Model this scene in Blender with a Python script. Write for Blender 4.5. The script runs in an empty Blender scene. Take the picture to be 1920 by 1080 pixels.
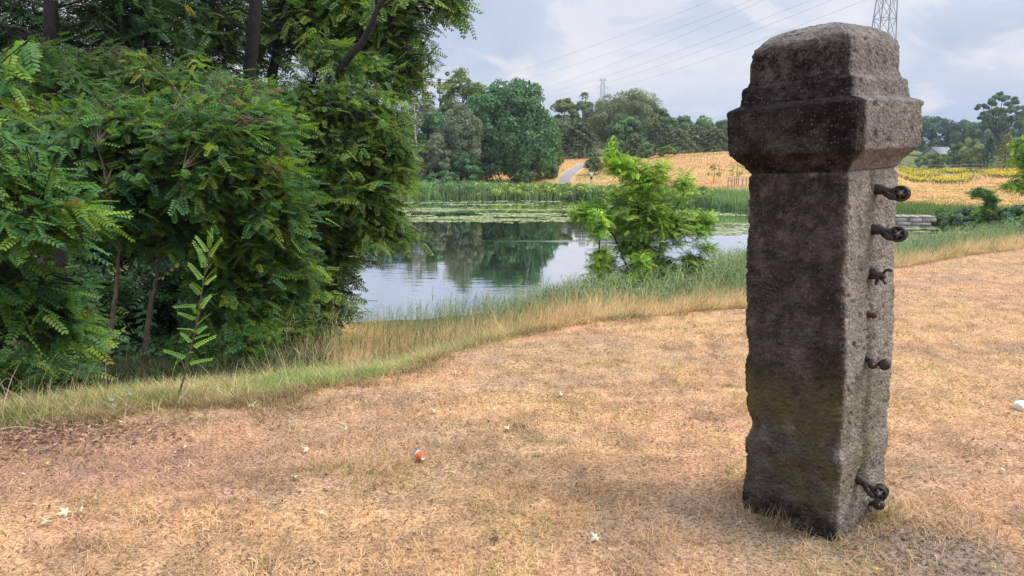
import bpy, bmesh, math, random
import numpy as np
from mathutils import Vector, Matrix, noise as mnoise

R = math.radians
rng = np.random.default_rng(7)
random.seed(7)
scene = bpy.context.scene
col = scene.collection

# ------------------------------------------------------------------ camera, sky, sun, exposure
F = 1333.0                                   # focal length in photo pixels (1920 wide)
PITCH = math.atan(270 / F)
EYE = 1.6
cam_d = bpy.data.cameras.new("camera")
cam = bpy.data.objects.new("camera", cam_d); col.objects.link(cam)
cam_d.sensor_width = 36; cam_d.lens = 36 * F / 1920
cam_d.clip_start = 0.05; cam_d.clip_end = 4000
cam.location = (0, 0, EYE); cam.rotation_euler = (R(90) - PITCH, 0, 0)
scene.camera = cam

SUN_DIR = Vector((0.66, -0.12, 0.95)).normalized()
sun_el = math.asin(SUN_DIR.z); sun_az = math.atan2(SUN_DIR.x, SUN_DIR.y)
sd = bpy.data.lights.new("sun", 'SUN'); sun = bpy.data.objects.new("sun", sd); col.objects.link(sun)
sd.energy = 3.0; sd.angle = R(28); sd.color = (1.0, 0.95, 0.87)
sun.rotation_euler = (-SUN_DIR).to_track_quat('-Z', 'Y').to_euler()

world = bpy.data.worlds.new("World"); scene.world = world; world.use_nodes = True
nt = world.node_tree; nt.nodes.clear()
def N(t, kind, **kw):
    n = t.nodes.new(kind)
    for k, v in kw.items(): setattr(n, k, v)
    return n
def math_node(t, op, a, b=None, clamp=False):
    m = N(t, 'ShaderNodeMath', operation=op); m.use_clamp = clamp
    for i, v in enumerate((a, b)):
        if v is None: continue
        if isinstance(v, (int, float)): m.inputs[i].default_value = v
        else: t.links.new(v, m.inputs[i])
    return m.outputs[0]
def ramp(t, fac, stops, interp='LINEAR'):
    r = N(t, 'ShaderNodeValToRGB'); r.color_ramp.interpolation = interp
    els = r.color_ramp.elements
    while len(els) < len(stops): els.new(0.5)
    for e, (p, c) in zip(els, stops):
        e.position = p; e.color = (c[0], c[1], c[2], 1) if hasattr(c, '__len__') else (c, c, c, 1)
    t.links.new(fac, r.inputs[0]); return r.outputs[0]
def mixc(t, fac, a, b, mode='MIX'):
    m = N(t, 'ShaderNodeMix', data_type='RGBA', blend_type=mode)
    for sock, v in ((m.inputs[0], fac), (m.inputs[6], a), (m.inputs[7], b)):
        if isinstance(v, (int, float)): sock.default_value = v
        elif isinstance(v, tuple): sock.default_value = (v[0], v[1], v[2], 1)
        else: t.links.new(v, sock)
    return m.outputs[2]
sky = N(nt, 'ShaderNodeTexSky', sky_type='NISHITA'); sky.sun_disc = False
sky.sun_elevation = sun_el; sky.sun_rotation = sun_az; sky.air_density = 1.2; sky.dust_density = 2.0
tc = N(nt, 'ShaderNodeTexCoord')
sep = N(nt, 'ShaderNodeSeparateXYZ'); nt.links.new(tc.outputs['Generated'], sep.inputs[0])
zc = math_node(nt, 'MAXIMUM', sep.outputs[2], 0.0)
zz = math_node(nt, 'ADD', zc, 0.42)
px_ = math_node(nt, 'DIVIDE', sep.outputs[0], zz); py_ = math_node(nt, 'DIVIDE', sep.outputs[1], zz)
cmb = N(nt, 'ShaderNodeCombineXYZ'); nt.links.new(px_, cmb.inputs[0]); nt.links.new(py_, cmb.inputs[1])
def wnoise(scale, det, rough, off, dist=0.0):
    mp = N(nt, 'ShaderNodeMapping'); mp.inputs['Location'].default_value = off
    nt.links.new(cmb.outputs[0], mp.inputs[0])
    n = N(nt, 'ShaderNodeTexNoise'); n.inputs['Scale'].default_value = scale; n.inputs['Detail'].default_value = det
    n.inputs['Roughness'].default_value = rough; n.inputs['Distortion'].default_value = dist
    nt.links.new(mp.outputs[0], n.inputs['Vector']); return n.outputs[0]
n1 = wnoise(1.5, 6, 0.55, (3.1, 1.7, 0), 0.4)
n2 = wnoise(3.2, 8, 0.55, (8.3, 5.2, 0), 0.5)
base = ramp(nt, n1, [(0.36, (0.45, 0.53, 0.71)), (0.46, (0.55, 0.62, 0.77)), (0.56, (0.66, 0.71, 0.83)), (0.64, (0.80, 0.81, 0.87))])
puff = ramp(nt, n2, [(0.53, 0.0), (0.60, 1.0)])
hi = math_node(nt, 'MULTIPLY', puff, 0.55)
cl = mixc(nt, hi, base, (0.92, 0.87, 0.90))
hz = ramp(nt, sep.outputs[2], [(0.0, 1.0), (0.035, 0.85), (0.09, 0.0)])
bandc = ramp(nt, n2, [(0.40, (0.36, 0.48, 0.76)), (0.52, (0.46, 0.56, 0.82)), (0.60, (0.80, 0.78, 0.86))])
cl2 = mixc(nt, math_node(nt, 'MULTIPLY', hz, 0.75), cl, bandc)
boost = ramp(nt, sep.outputs[2], [(0.22, 0.40), (0.9, 1.0)])
boostf = math_node(nt, 'MULTIPLY', boost, 2.5)
bg1 = N(nt, 'ShaderNodeBackground'); nt.links.new(sky.outputs[0], bg1.inputs[0]); bg1.inputs[1].default_value = 0.09
bg2 = N(nt, 'ShaderNodeBackground'); nt.links.new(cl2, bg2.inputs[0]); nt.links.new(boostf, bg2.inputs[1])
mx = N(nt, 'ShaderNodeMixShader'); mx.inputs[0].default_value = 0.85
nt.links.new(bg1.outputs[0], mx.inputs[1]); nt.links.new(bg2.outputs[0], mx.inputs[2])
wo = N(nt, 'ShaderNodeOutputWorld'); nt.links.new(mx.outputs[0], wo.inputs[0])

scene.view_settings.view_transform = 'Standard'; scene.view_settings.look = 'None'
scene.view_settings.exposure = 0.18; scene.view_settings.gamma = 1.0
scene.render.engine = 'CYCLES'
scene.cycles.max_bounces = 8; scene.cycles.transparent_max_bounces = 8
scene.cycles.diffuse_bounces = 3; scene.cycles.glossy_bounces = 3; scene.cycles.transmission_bounces = 3

# ------------------------------------------------------------------ helpers
def tag(o, label=None, cat=None, group=None, kind=None):
    if label: o['label'] = label
    if cat: o['category'] = cat
    if group: o['group'] = group
    if kind: o['kind'] = kind
    return o
def empty(name, loc, label, cat, group=None, rz=0):
    o = bpy.data.objects.new(name, None); col.objects.link(o)
    o.location = loc; o.rotation_euler.z = rz; o.empty_display_size = 0.2
    return tag(o, label, cat, group)
def link_mesh(name, me, mat, parent=None, world_space=True):
    o = bpy.data.objects.new(name, me); col.objects.link(o)
    if mat: me.materials.append(mat)
    if parent:
        o.parent = parent
        if world_space:
            o.matrix_parent_inverse = (Matrix.Translation(parent.location) @ parent.rotation_euler.to_matrix().to_4x4()).inverted()
    return o
def np_mesh(name, V, faces, cols=None, smooth=False):
    """V (n,3); faces: (m,k) array or a list of such arrays; cols (n,3) point colours"""
    if not isinstance(faces, list): faces = [faces]
    me = bpy.data.meshes.new(name)
    V = np.ascontiguousarray(V, dtype=np.float32)
    me.vertices.add(len(V)); me.vertices.foreach_set('co', V.ravel())
    loops = np.concatenate([f.ravel() for f in faces]).astype(np.int32)
    tot = np.concatenate([np.full(len(f), f.shape[1], np.int32) for f in faces])
    start = np.concatenate([[0], np.cumsum(tot)[:-1]]).astype(np.int32)
    me.loops.add(len(loops)); me.loops.foreach_set('vertex_index', loops)
    me.polygons.add(len(tot)); me.polygons.foreach_set('loop_start', start)
    try: me.polygons.foreach_set('loop_total', tot)
    except Exception: pass
    if smooth: me.polygons.foreach_set('use_smooth', np.ones(len(tot), bool))
    me.update(calc_edges=True)
    if cols is not None:
        a = me.attributes.new('Col', 'FLOAT_COLOR', 'POINT')
        c = np.ones((len(V), 4), np.float32); c[:, :3] = cols
        a.data.foreach_set('color', c.ravel())
    return me
def nrm(v):
    return v / np.maximum(np.linalg.norm(v, axis=-1, keepdims=True), 1e-9)
def frames(X, Z):
    X = nrm(X); Y = nrm(np.cross(Z, X)); Z = np.cross(X, Y)
    return np.stack([X, Y, Z], axis=-1)      # columns
def scatter(tv, tf, pos, rot, scl, cols=None, tcol=None):
    """instances of a template as one vertex/face array; tcol: per template vertex multiplier"""
    n, k = len(pos), len(tv)
    scl = np.asarray(scl, float)
    if scl.ndim == 1: scl = scl[:, None].repeat(3, 1)
    L = tv[None] * scl[:, None, :]
    V = np.einsum('nij,nkj->nki', rot, L) + pos[:, None, :]
    Fc = (tf[None] + (np.arange(n) * k)[:, None, None]).reshape(-1, tf.shape[1])
    C = None
    if cols is not None:
        C = cols[:, None, :].repeat(k, 1)
        if tcol is not None: C = C * tcol[None, :, None]
        C = C.reshape(-1, 3)
    return V.reshape(-1, 3), Fc, C
def merge(parts):
    V, Fs, C, off = [], {}, [], 0
    for v, f, c in parts:
        V.append(v); Fs.setdefault(f.shape[1], []).append(f + off); off += len(v)
        C.append(c if c is not None else np.ones((len(v), 3)))
    return np.concatenate(V), [np.concatenate(x) for x in Fs.values()], np.concatenate(C)
def segs(P0, P1, r0, r1, sides=5):
    """frustums between P0 and P1"""
    P0 = np.asarray(P0, float); P1 = np.asarray(P1, float); n = len(P0)
    r0 = np.broadcast_to(r0, (n,)); r1 = np.broadcast_to(r1, (n,))
    d = nrm(P1 - P0); h = np.where(np.abs(d[:, 2:3]) > 0.9, np.array([[1., 0, 0]]), np.array([[0, 0, 1.]]))
    a = nrm(np.cross(d, h)); b = np.cross(d, a)
    th = np.arange(sides) * 2 * np.pi / sides
    ring = a[:, None] * np.cos(th)[None, :, None] + b[:, None] * np.sin(th)[None, :, None]
    V = np.concatenate([P0[:, None] + ring * r0[:, None, None], P1[:, None] + ring * r1[:, None, None]], 1)
    i = np.arange(sides); j = (i + 1) % sides
    f = np.stack([i, j, j + sides, i + sides], 1)
    Fc = (f[None] + (np.arange(n) * 2 * sides)[:, None, None]).reshape(-1, 4)
    return V.reshape(-1, 3), Fc, np.ones((n * 2 * sides, 3))
def poly_tube(pts, rads, sides=8):
    """one continuous tube along pts, capped"""
    P = np.asarray(pts, float); n = len(P)
    T = nrm(np.gradient(P, axis=0)); a = None; V = []
    for i in range(n):
        t = T[i]
        if a is None: a = np.cross(t, [0, 0, 1.]) if abs(t[2]) < 0.9 else np.cross(t, [1., 0, 0])
        a = a - t * np.dot(a, t); a /= np.linalg.norm(a); b = np.cross(t, a)
        th = np.arange(sides) * 2 * np.pi / sides
        V.append(P[i] + rads[i] * (np.cos(th)[:, None] * a + np.sin(th)[:, None] * b))
    V = np.concatenate(V); q = []
    for i in range(n - 1):
        k = np.arange(sides); j = (k + 1) % sides
        q.append(np.stack([k, j, j + sides, k + sides], 1) + i * sides)
    c0, c1 = len(V), len(V) + 1
    V = np.concatenate([V, P[:1], P[-1:]])
    k = np.arange(sides); j = (k + 1) % sides
    caps = np.concatenate([np.stack([j, k, np.full(sides, c0), np.full(sides, c0)], 1)[:, :3],
                           np.stack([k + (n - 1) * sides, j + (n - 1) * sides, np.full(sides, c1)], 1)])
    return V, np.concatenate(q), caps
def curve_pts(p0, p1, bend, n=7, wob=0.0):
    p0 = np.array(p0, float); p1 = np.array(p1, float); t = np.linspace(0, 1, n)[:, None]
    out = p0 + (p1 - p0) * t + np.array(bend, float) * (4 * t * (1 - t))
    if wob: out[1:-1] += rng.normal(0, wob, (n - 2, 3))
    return out
# lattice value noise
_perm = np.random.default_rng(3).random((256, 256))
def vnoise(x, y):
    xi = np.floor(x).astype(int); yi = np.floor(y).astype(int); fx = x - xi; fy = y - yi
    fx = fx * fx * (3 - 2 * fx); fy = fy * fy * (3 - 2 * fy)
    g = lambda a, b: _perm[a & 255, b & 255]
    return (g(xi, yi) * (1 - fx) + g(xi + 1, yi) * fx) * (1 - fy) + (g(xi, yi + 1) * (1 - fx) + g(xi + 1, yi + 1) * fx) * fy
def fbm(x, y, o=4):
    s = 0; a = 0.5; t = 0
    for _ in range(o):
        s = s + a * vnoise(x, y); t += a; x = x * 2.03 + 17.1; y = y * 2.03 + 5.7; a *= 0.5
    return s / t
def sstep(a, b, x):
    t = np.clip((x - a) / (b - a), 0, 1); return t * t * (3 - 2 * t)

# ------------------------------------------------------------------ terrain
WATER = -4.4
def tanv(v):                                 # downward slope of the ray through image row v
    return np.tan(PITCH - np.arctan((540 - np.asarray(v, float)) / F))
cu = lambda u: (np.asarray(u, float) - 960) / F * 1.0
def col_a(u, v=450):                         # x / Y for an image column (at row v)
    b = (540 - v) / F
    return (u - 960) / F / (math.cos(PITCH) + b * math.sin(PITCH))
def ray(u, v):
    a = (u - 960) / F; b = (540 - v) / F
    d = np.array([a, math.cos(PITCH) + b * math.sin(PITCH), -math.sin(PITCH) + b * math.cos(PITCH)])
    return d / d[1]
def P(u, v, Y):
    return np.array([0, 0, EYE]) + ray(u, v) * Y
_ku = [-400, 0, 150, 300, 500, 750, 900, 1100, 1400, 1680, 1920, 2300]
_kv = [830, 805, 790, 775, 742, 690, 650, 606, 578, 502, 466, 440]
_ka = np.array([col_a(u, v) for u, v in zip(_ku, _kv)])
_kY = np.array([1.48 / (tanv(v) - 0.06) for v in _kv])
_sa = np.array([col_a(u) for u in (-400, 300, 600, 650, 800, 1000, 1150, 1300, 1400, 1600, 1750, 1860, 2000, 2300)])
_sY = np.array([24, 24, 24, 24, 24.5, 26.0, 28.5, 31, 34, 39, 43.5, 49, 56, 80])
_fa = np.array([col_a(u) for u in (-400, 300, 700, 1080, 1200, 1400, 1600, 1700, 1860, 2000, 2300)])
_fY = np.array([70, 78, 80, 80, 75, 66, 59, 55, 50, 56.5, 80.5])
def Ye(a): return np.interp(a, _ka, _kY)
def Ys(a): return np.interp(a, _sa, _sY)
def Yf(a): return np.interp(a, _fa, _fY)
_ha = np.array([col_a(u) for u in (600, 900, 960, 1000, 1100, 1200, 1400, 1500, 1620, 1700, 2300)])
_hz = np.array([-3.4, -3.2, -2.4, -1.3, -1.0, -0.6, 0.35, 0.4, -1.8, -3.9, -3.9])
def height(x, y):
    x = np.asarray(x, float); y = np.asarray(y, float)
    a = np.clip(x / np.maximum(y, 0.5), -1.3, 1.2)
    lawn = -0.06 * np.log1p(np.exp((y - 2) * 4)) / 4
    lawn = lawn + (fbm(x * 0.9, y * 0.9, 3) - 0.5) * 0.05 * sstep(1.0, 2.5, np.hypot(x, y)) + (fbm(x * 5, y * 5, 3) - 0.5) * 0.018
    e, s, f = Ye(a), Ys(a), Yf(a)
    e = e + (fbm(x * 0.8 + 9, y * 0.8, 3) - 0.5) * 0.9
    t = (y - e) / (s - e)
    ze = -0.06 * (e - 2)
    bank = ze + (WATER - 0.02 - ze) * (1 - np.clip(1 - t, 0, 1) ** 1.4) + (fbm(x * 0.5, y * 0.5 + 4, 3) - 0.5) * 0.35 * np.clip(t * 6, 0, 1) * np.clip((1 - t) * 6, 0, 1)
    pond = WATER - 0.9 * np.minimum(np.clip((y - s) / 5, 0, 1), np.clip((f - y) / 3, 0, 1))
    top = np.interp(a, _ha, _hz)
    far0 = WATER + 0.45 * sstep(0, 2.5, y - f)
    k = sstep(0, 1, (y - f - 4) / 45)
    far = far0 + (top + 3.95) * k + (fbm(x * 0.06, y * 0.06, 3) - 0.5) * 0.8 * k
    far = far + np.clip(y - 170, 0, 600) * 0.012
    z = np.where(y < e, lawn, np.where(y < s, bank, np.where(y < f, pond, far)))
    mound = 0.05 * np.exp(-(((x - 1.75) / 0.35) ** 2 + ((y - 2.75) / 0.3) ** 2))
    return z + mound
def G(u, Y, v=450):
    x = col_a(u, v) * Y
    return np.array([x, Y, float(height(x, Y))])
def groundhit(u, v):
    """where the ray through (u,v) meets the terrain"""
    d = ray(u, v); Ysamp = np.linspace(0.6, 260, 26000)
    zz = EYE + d[2] * Ysamp; hh = height(d[0] * Ysamp, Ysamp)
    i = int(np.argmax(zz < hh)); Y = Ysamp[i]
    return np.array([d[0] * Y, Y, hh[i]])
def zone_green(a):                           # depth (m) of the green strip behind the mown edge
    return np.interp(a, [col_a(u) for u in (0, 400, 600, 780, 900, 1000)], [2.6, 2.4, 1.9, 1.3, 0.5, 0.0])
def t_reed(a):                               # where reeds start on the bank
    return np.interp(a, [col_a(u) for u in (560, 700, 850, 1000, 1100, 1400, 1700, 1920)], [1.1, 0.80, 0.62, 0.40, 0.26, 0.17, 0.28, 0.45])
def ground_col(x, y):
    """albedo of the bare ground"""
    a = np.clip(x / np.maximum(y, 0.5), -1.3, 1.2)
    e, s, f = Ye(a), Ys(a), Yf(a)
    n = fbm(x * 0.55, y * 0.55, 4)[:, None]; n2_ = fbm(x * 2.3 + 7, y * 2.3, 4)[:, None]; n3 = fbm(x * 9 + 3, y * 9, 3)[:, None]
    straw = np.array([0.58, 0.36, 0.20]); pink = np.array([0.58, 0.335, 0.205]); soil = np.array([0.25, 0.165, 0.11]); yel = np.array([0.50, 0.33, 0.14])
    c = pink + (straw - pink) * sstep(0.4, 0.6, n) + 0 * n2_
    c = c + (yel - c) * sstep(0.60, 0.72, n2_) * 0.5
    c = c + (soil - c) * np.clip(sstep(0.55, 0.30, n2_) * 0.35 + sstep(0.50, 0.34, n3) * 0.45, 0, 0.85)
    t = ((y - e) / (s - e))[:, None]
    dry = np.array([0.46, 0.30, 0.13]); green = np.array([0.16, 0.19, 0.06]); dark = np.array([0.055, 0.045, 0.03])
    c = np.where(t > 0, dry + (soil - dry) * n2_ * 0.6, c)
    gz = zone_green(a)[:, None]; dd = (y - e)[:, None]
    c = c + (green - c) * (sstep(-0.15, 0.2, dd) * sstep(gz + 0.4, gz - 0.3, dd) * (gz > 0.05)) * 0.75
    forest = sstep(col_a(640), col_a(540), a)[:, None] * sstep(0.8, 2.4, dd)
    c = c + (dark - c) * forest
    c = c + (np.array([0.12, 0.13, 0.05]) - c) * sstep(t_reed(a)[:, None], t_reed(a)[:, None] + 0.1, t)
    far = (y > f)[:, None]
    hill = np.array([0.62, 0.37, 0.19]); hill2 = np.array([0.56, 0.42, 0.18])
    nf = fbm(x * 0.08, y * 0.15, 4)[:, None]
    cf = hill + (hill2 - hill) * sstep(0.4, 0.65, nf)
    cf = cf + (np.array([0.17, 0.22, 0.06]) - cf) * sstep(8, 2, (y - f)[:, None] + nf * 4)
    cf = cf + (np.array([0.13, 0.17, 0.05]) - cf) * sstep(120, 150, y)[:, None]
    cf = cf + (np.array([0.08, 0.10, 0.04]) - cf) * sstep(col_a(960), col_a(900), a)[:, None] * sstep(4, 8, (y - f)[:, None])
    c = np.where(far, cf, c)
    c = np.where((y > s)[:, None] & (y < f)[:, None], np.array([0.04, 0.045, 0.025]), c)
    dirt = np.exp(-(((x - 1.72) / 0.30) ** 2 + ((y - 2.55) / 0.22) ** 2))[:, None] + 0.8 * np.exp(-(((x - 1.25) / 0.45) ** 2 + ((y - 2.85) / 0.28) ** 2))[:, None]
    c = c + (np.array([0.19, 0.145, 0.12]) - c) * np.clip(dirt * 1.2, 0, 0.9)
    gp_ = sstep(.52, .68, fbm(x * .8 + 90, y * 1.1 + 3, 4))[:, None] * (y < 30)[:, None] * (t < 0); c = c + (np.array([.36, .28, .21]) - c) * gp_ * .3
    c = c * np.array([1.0, .985, .93]); lit = np.exp(-(((x + 2.3) / 0.8) ** 2 + ((y - 3.55) / 0.35) ** 2))[:, None]
    c = c + (np.array([0.30, 0.16, 0.12]) - c) * np.clip(lit * .9, 0, 0.6)
    return np.clip(c, 0.01, 1)

# ------------------------------------------------------------------ materials
def new_mat(name):
    m = bpy.data.materials.new(name); m.use_nodes = True
    t = m.node_tree; b = t.nodes['Principled BSDF']; return m, t, b
def obj_noise(t, scale, det=5, rough=0.6, coord='Object', stretch=None):
    tc = N(t, 'ShaderNodeTexCoord'); src = tc.outputs[coord]
    if stretch:
        mp = N(t, 'ShaderNodeMapping'); mp.inputs['Scale'].default_value = stretch
        t.links.new(src, mp.inputs[0]); src = mp.outputs[0]
    n = N(t, 'ShaderNodeTexNoise'); n.inputs['Scale'].default_value = scale; n.inputs['Detail'].default_value = det
    n.inputs['Roughness'].default_value = rough; t.links.new(src, n.inputs['Vector']); return n.outputs[0]
def bump(t, b, h, strength, dist):
    bp = N(t, 'ShaderNodeBump'); bp.inputs['Strength'].default_value = strength; bp.inputs['Distance'].default_value = dist
    t.links.new(h, bp.inputs['Height']); t.links.new(bp.outputs[0], b.inputs['Normal']); return bp
def simple(name, c, rough=0.7, var=0.25, scale=8, metal=0.0, bmp=0.0):
    m, t, b = new_mat(name)
    n = obj_noise(t, scale)
    lo = tuple(x * (1 - var) for x in c); hi = tuple(min(1, x * (1 + var)) for x in c)
    t.links.new(ramp(t, n, [(0.3, lo), (0.7, hi)]), b.inputs['Base Color'])
    b.inputs['Roughness'].default_value = rough; b.inputs['Metallic'].default_value = metal
    if bmp: bump(t, b, n, 0.6, bmp)
    return m
def leaf_mat(name, transl=0.35, gloss=0.06, rough=0.45):
    m = bpy.data.materials.new(name); m.use_nodes = True; t = m.node_tree; t.nodes.clear()
    at = N(t, 'ShaderNodeAttribute', attribute_name='Col')
    n = obj_noise(t, 3.0, 3)
    c = mixc(t, 1.0, at.outputs['Color'], ramp(t, n, [(0.3, 0.75), (0.7, 1.25)]), 'MULTIPLY')
    d = N(t, 'ShaderNodeBsdfDiffuse'); t.links.new(c, d.inputs[0])
    tr = N(t, 'ShaderNodeBsdfTranslucent'); t.links.new(mixc(t, 1.0, c, (1.15, 1.25, 0.55), 'MULTIPLY'), tr.inputs[0])
    g = N(t, 'ShaderNodeBsdfGlossy'); g.inputs['Roughness'].default_value = rough; g.inputs[0].default_value = (0.8, 0.85, 0.9, 1)
    m1 = N(t, 'ShaderNodeMixShader'); m1.inputs[0].default_value = transl
    t.links.new(d.outputs[0], m1.inputs[1]); t.links.new(tr.outputs[0], m1.inputs[2])
    m2 = N(t, 'ShaderNodeMixShader'); m2.inputs[0].default_value = gloss
    t.links.new(m1.outputs[0], m2.inputs[1]); t.links.new(g.outputs[0], m2.inputs[2])
    o = N(t, 'ShaderNodeOutputMaterial'); t.links.new(m2.outputs[0], o.inputs[0]); return m
M = {}
M['leaf'] = leaf_mat('leaf', 0.40, 0.02, 0.5)
M['farleaf'] = leaf_mat('far_leaf', 0.25, 0.02, 0.6)
M['grass'] = leaf_mat('grass_blade', 0.25, 0.02, 0.6)
M['bark'] = simple('bark', (0.013, 0.011, 0.010), 0.95, 0.5, 14, bmp=0.03)
M['pale_bark'] = simple('pale_bark', (0.42, 0.38, 0.32), 0.9, 0.25, 6)
M['mid_bark'] = simple('brown_bark', (0.12, 0.085, 0.055), 0.95, 0.4, 20, bmp=0.01)
M['dry_stem'] = simple('dry_stem', (0.42, 0.34, 0.24), 0.9, 0.2, 20)
M['iron'] = simple('rusty_iron', (0.034, 0.025, 0.022), 0.55, 0.8, 60, metal=0.2, bmp=0.002)
M['bolt'] = simple('worn_iron', (0.16, 0.145, 0.13), 0.38, 0.4, 80, metal=0.6, bmp=0.001)
M['rust'] = simple('rust', (0.06, 0.028, 0.02), 0.9, 0.5, 90, bmp=0.003)
M['steel'] = simple('galvanised_steel', (0.26, 0.28, 0.32), 0.6, 0.1, 1)
M['wire'] = simple('wire', (0.55, 0.58, 0.66), 0.6, 0.05, 1)
M['wood'] = simple('weathered_wood', (0.20, 0.17, 0.14), 0.9, 0.3, 4)
M['stone'] = simple('grey_stone', (0.33, 0.30, 0.27), 0.9, 0.35, 1.6, bmp=0.03)
M['asphalt'] = simple('pale_gravel', (0.27, 0.25, 0.27), 0.95, 0.12, 1.5)
M['roof'] = simple('slate_roof', (0.20, 0.21, 0.24), 0.6, 0.15, 1.2)
M['render'] = simple('house_render', (0.42, 0.38, 0.33), 0.9, 0.15, 1)
M['white'] = simple('white_paint', (0.75, 0.74, 0.72), 0.6, 0.08, 10)
M['glass_dark'] = simple('window_glass', (0.03, 0.035, 0.04), 0.1, 0.1, 1)
# terrain
m, t, b = new_mat('ground'); M['ground'] = m
at = N(t, 'ShaderNodeAttribute', attribute_name='Col')
f1 = obj_noise(t, 60, 6, 0.7); f2 = obj_noise(t, 7, 6, 0.65)
c1 = mixc(t, 1.0, at.outputs['Color'], ramp(t, f1, [(0.34, 0.22), (0.5, 0.90), (0.66, 1.5)]), 'MULTIPLY')
c1 = mixc(t, 1.0, c1, ramp(t, f2, [(0.3, 0.78), (0.7, 1.18)]), 'MULTIPLY')
t.links.new(c1, b.inputs['Base Color']); b.inputs['Roughness'].default_value = 1.0; b.inputs['Specular IOR Level'].default_value = 0.1
bump(t, b, f1, 0.5, 0.02)
# water
m, t, b = new_mat('pond_water'); M['water'] = m
b.inputs['Base Color'].default_value = (0.022, 0.026, 0.016, 1); b.inputs['Roughness'].default_value = 0.02
b.inputs['IOR'].default_value = 1.4; b.inputs['Specular IOR Level'].default_value = 0.5
w1 = obj_noise(t, 1.1, 4, 0.55, stretch=(0.5, 1.6, 1)); w2 = obj_noise(t, 0.12, 3, 0.5)
pm = ramp(t, w2, [(0.42, 0.12), (0.62, 1.0)])
hsum = math_node(t, 'MULTIPLY', w1, pm)
# a duck's wake: fine ripples confined to one strip of the pond
WK = P(1005, 452, 6.0 / tanv(452))
tcw = N(t, 'ShaderNodeTexCoord'); mpw = N(t, 'ShaderNodeMapping'); mpw.vector_type = 'POINT'
mpw.inputs['Location'].default_value = (-WK[0] / 9.0, -WK[1] / 0.9, 0); mpw.inputs['Scale'].default_value = (1 / 9.0, 1 / 0.9, 0)
t.links.new(tcw.outputs['Object'], mpw.inputs[0])
ln = N(t, 'ShaderNodeVectorMath', operation='LENGTH'); t.links.new(mpw.outputs[0], ln.inputs[0])
wm = ramp(t, ln.outputs['Value'], [(0.1, 1.0), (0.6, 0.0)])
wv = N(t, 'ShaderNodeTexWave'); wv.bands_direction = 'DIAGONAL'; wv.inputs['Scale'].default_value = 1.6; wv.inputs['Distortion'].default_value = 1.5
t.links.new(tcw.outputs['Object'], wv.inputs['Vector'])
hsum = math_node(t, 'ADD', hsum, math_node(t, 'MULTIPLY', math_node(t, 'MULTIPLY', wv.outputs[1], wm), 1.6))
bp_ = bump(t, b, hsum, 0.16, 0.05)
gl = N(t, 'ShaderNodeBsdfGlossy'); gl.inputs['Roughness'].default_value = .015; gl.inputs[0].default_value = (.95, .96, .97, 1); t.links.new(bp_.outputs[0], gl.inputs['Normal'])
lw = N(t, 'ShaderNodeLayerWeight'); lw.inputs[0].default_value = .5; mxs = N(t, 'ShaderNodeMixShader')
t.links.new(ramp(t, lw.outputs['Facing'], [(0.3, 0.03), (0.6, .30), (0.74, .80), (0.92, .95)]), mxs.inputs[0])
t.links.new(b.outputs[0], mxs.inputs[1]); t.links.new(gl.outputs[0], mxs.inputs[2]); t.links.new(mxs.outputs[0], t.nodes['Material Output'].inputs[0])
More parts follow.
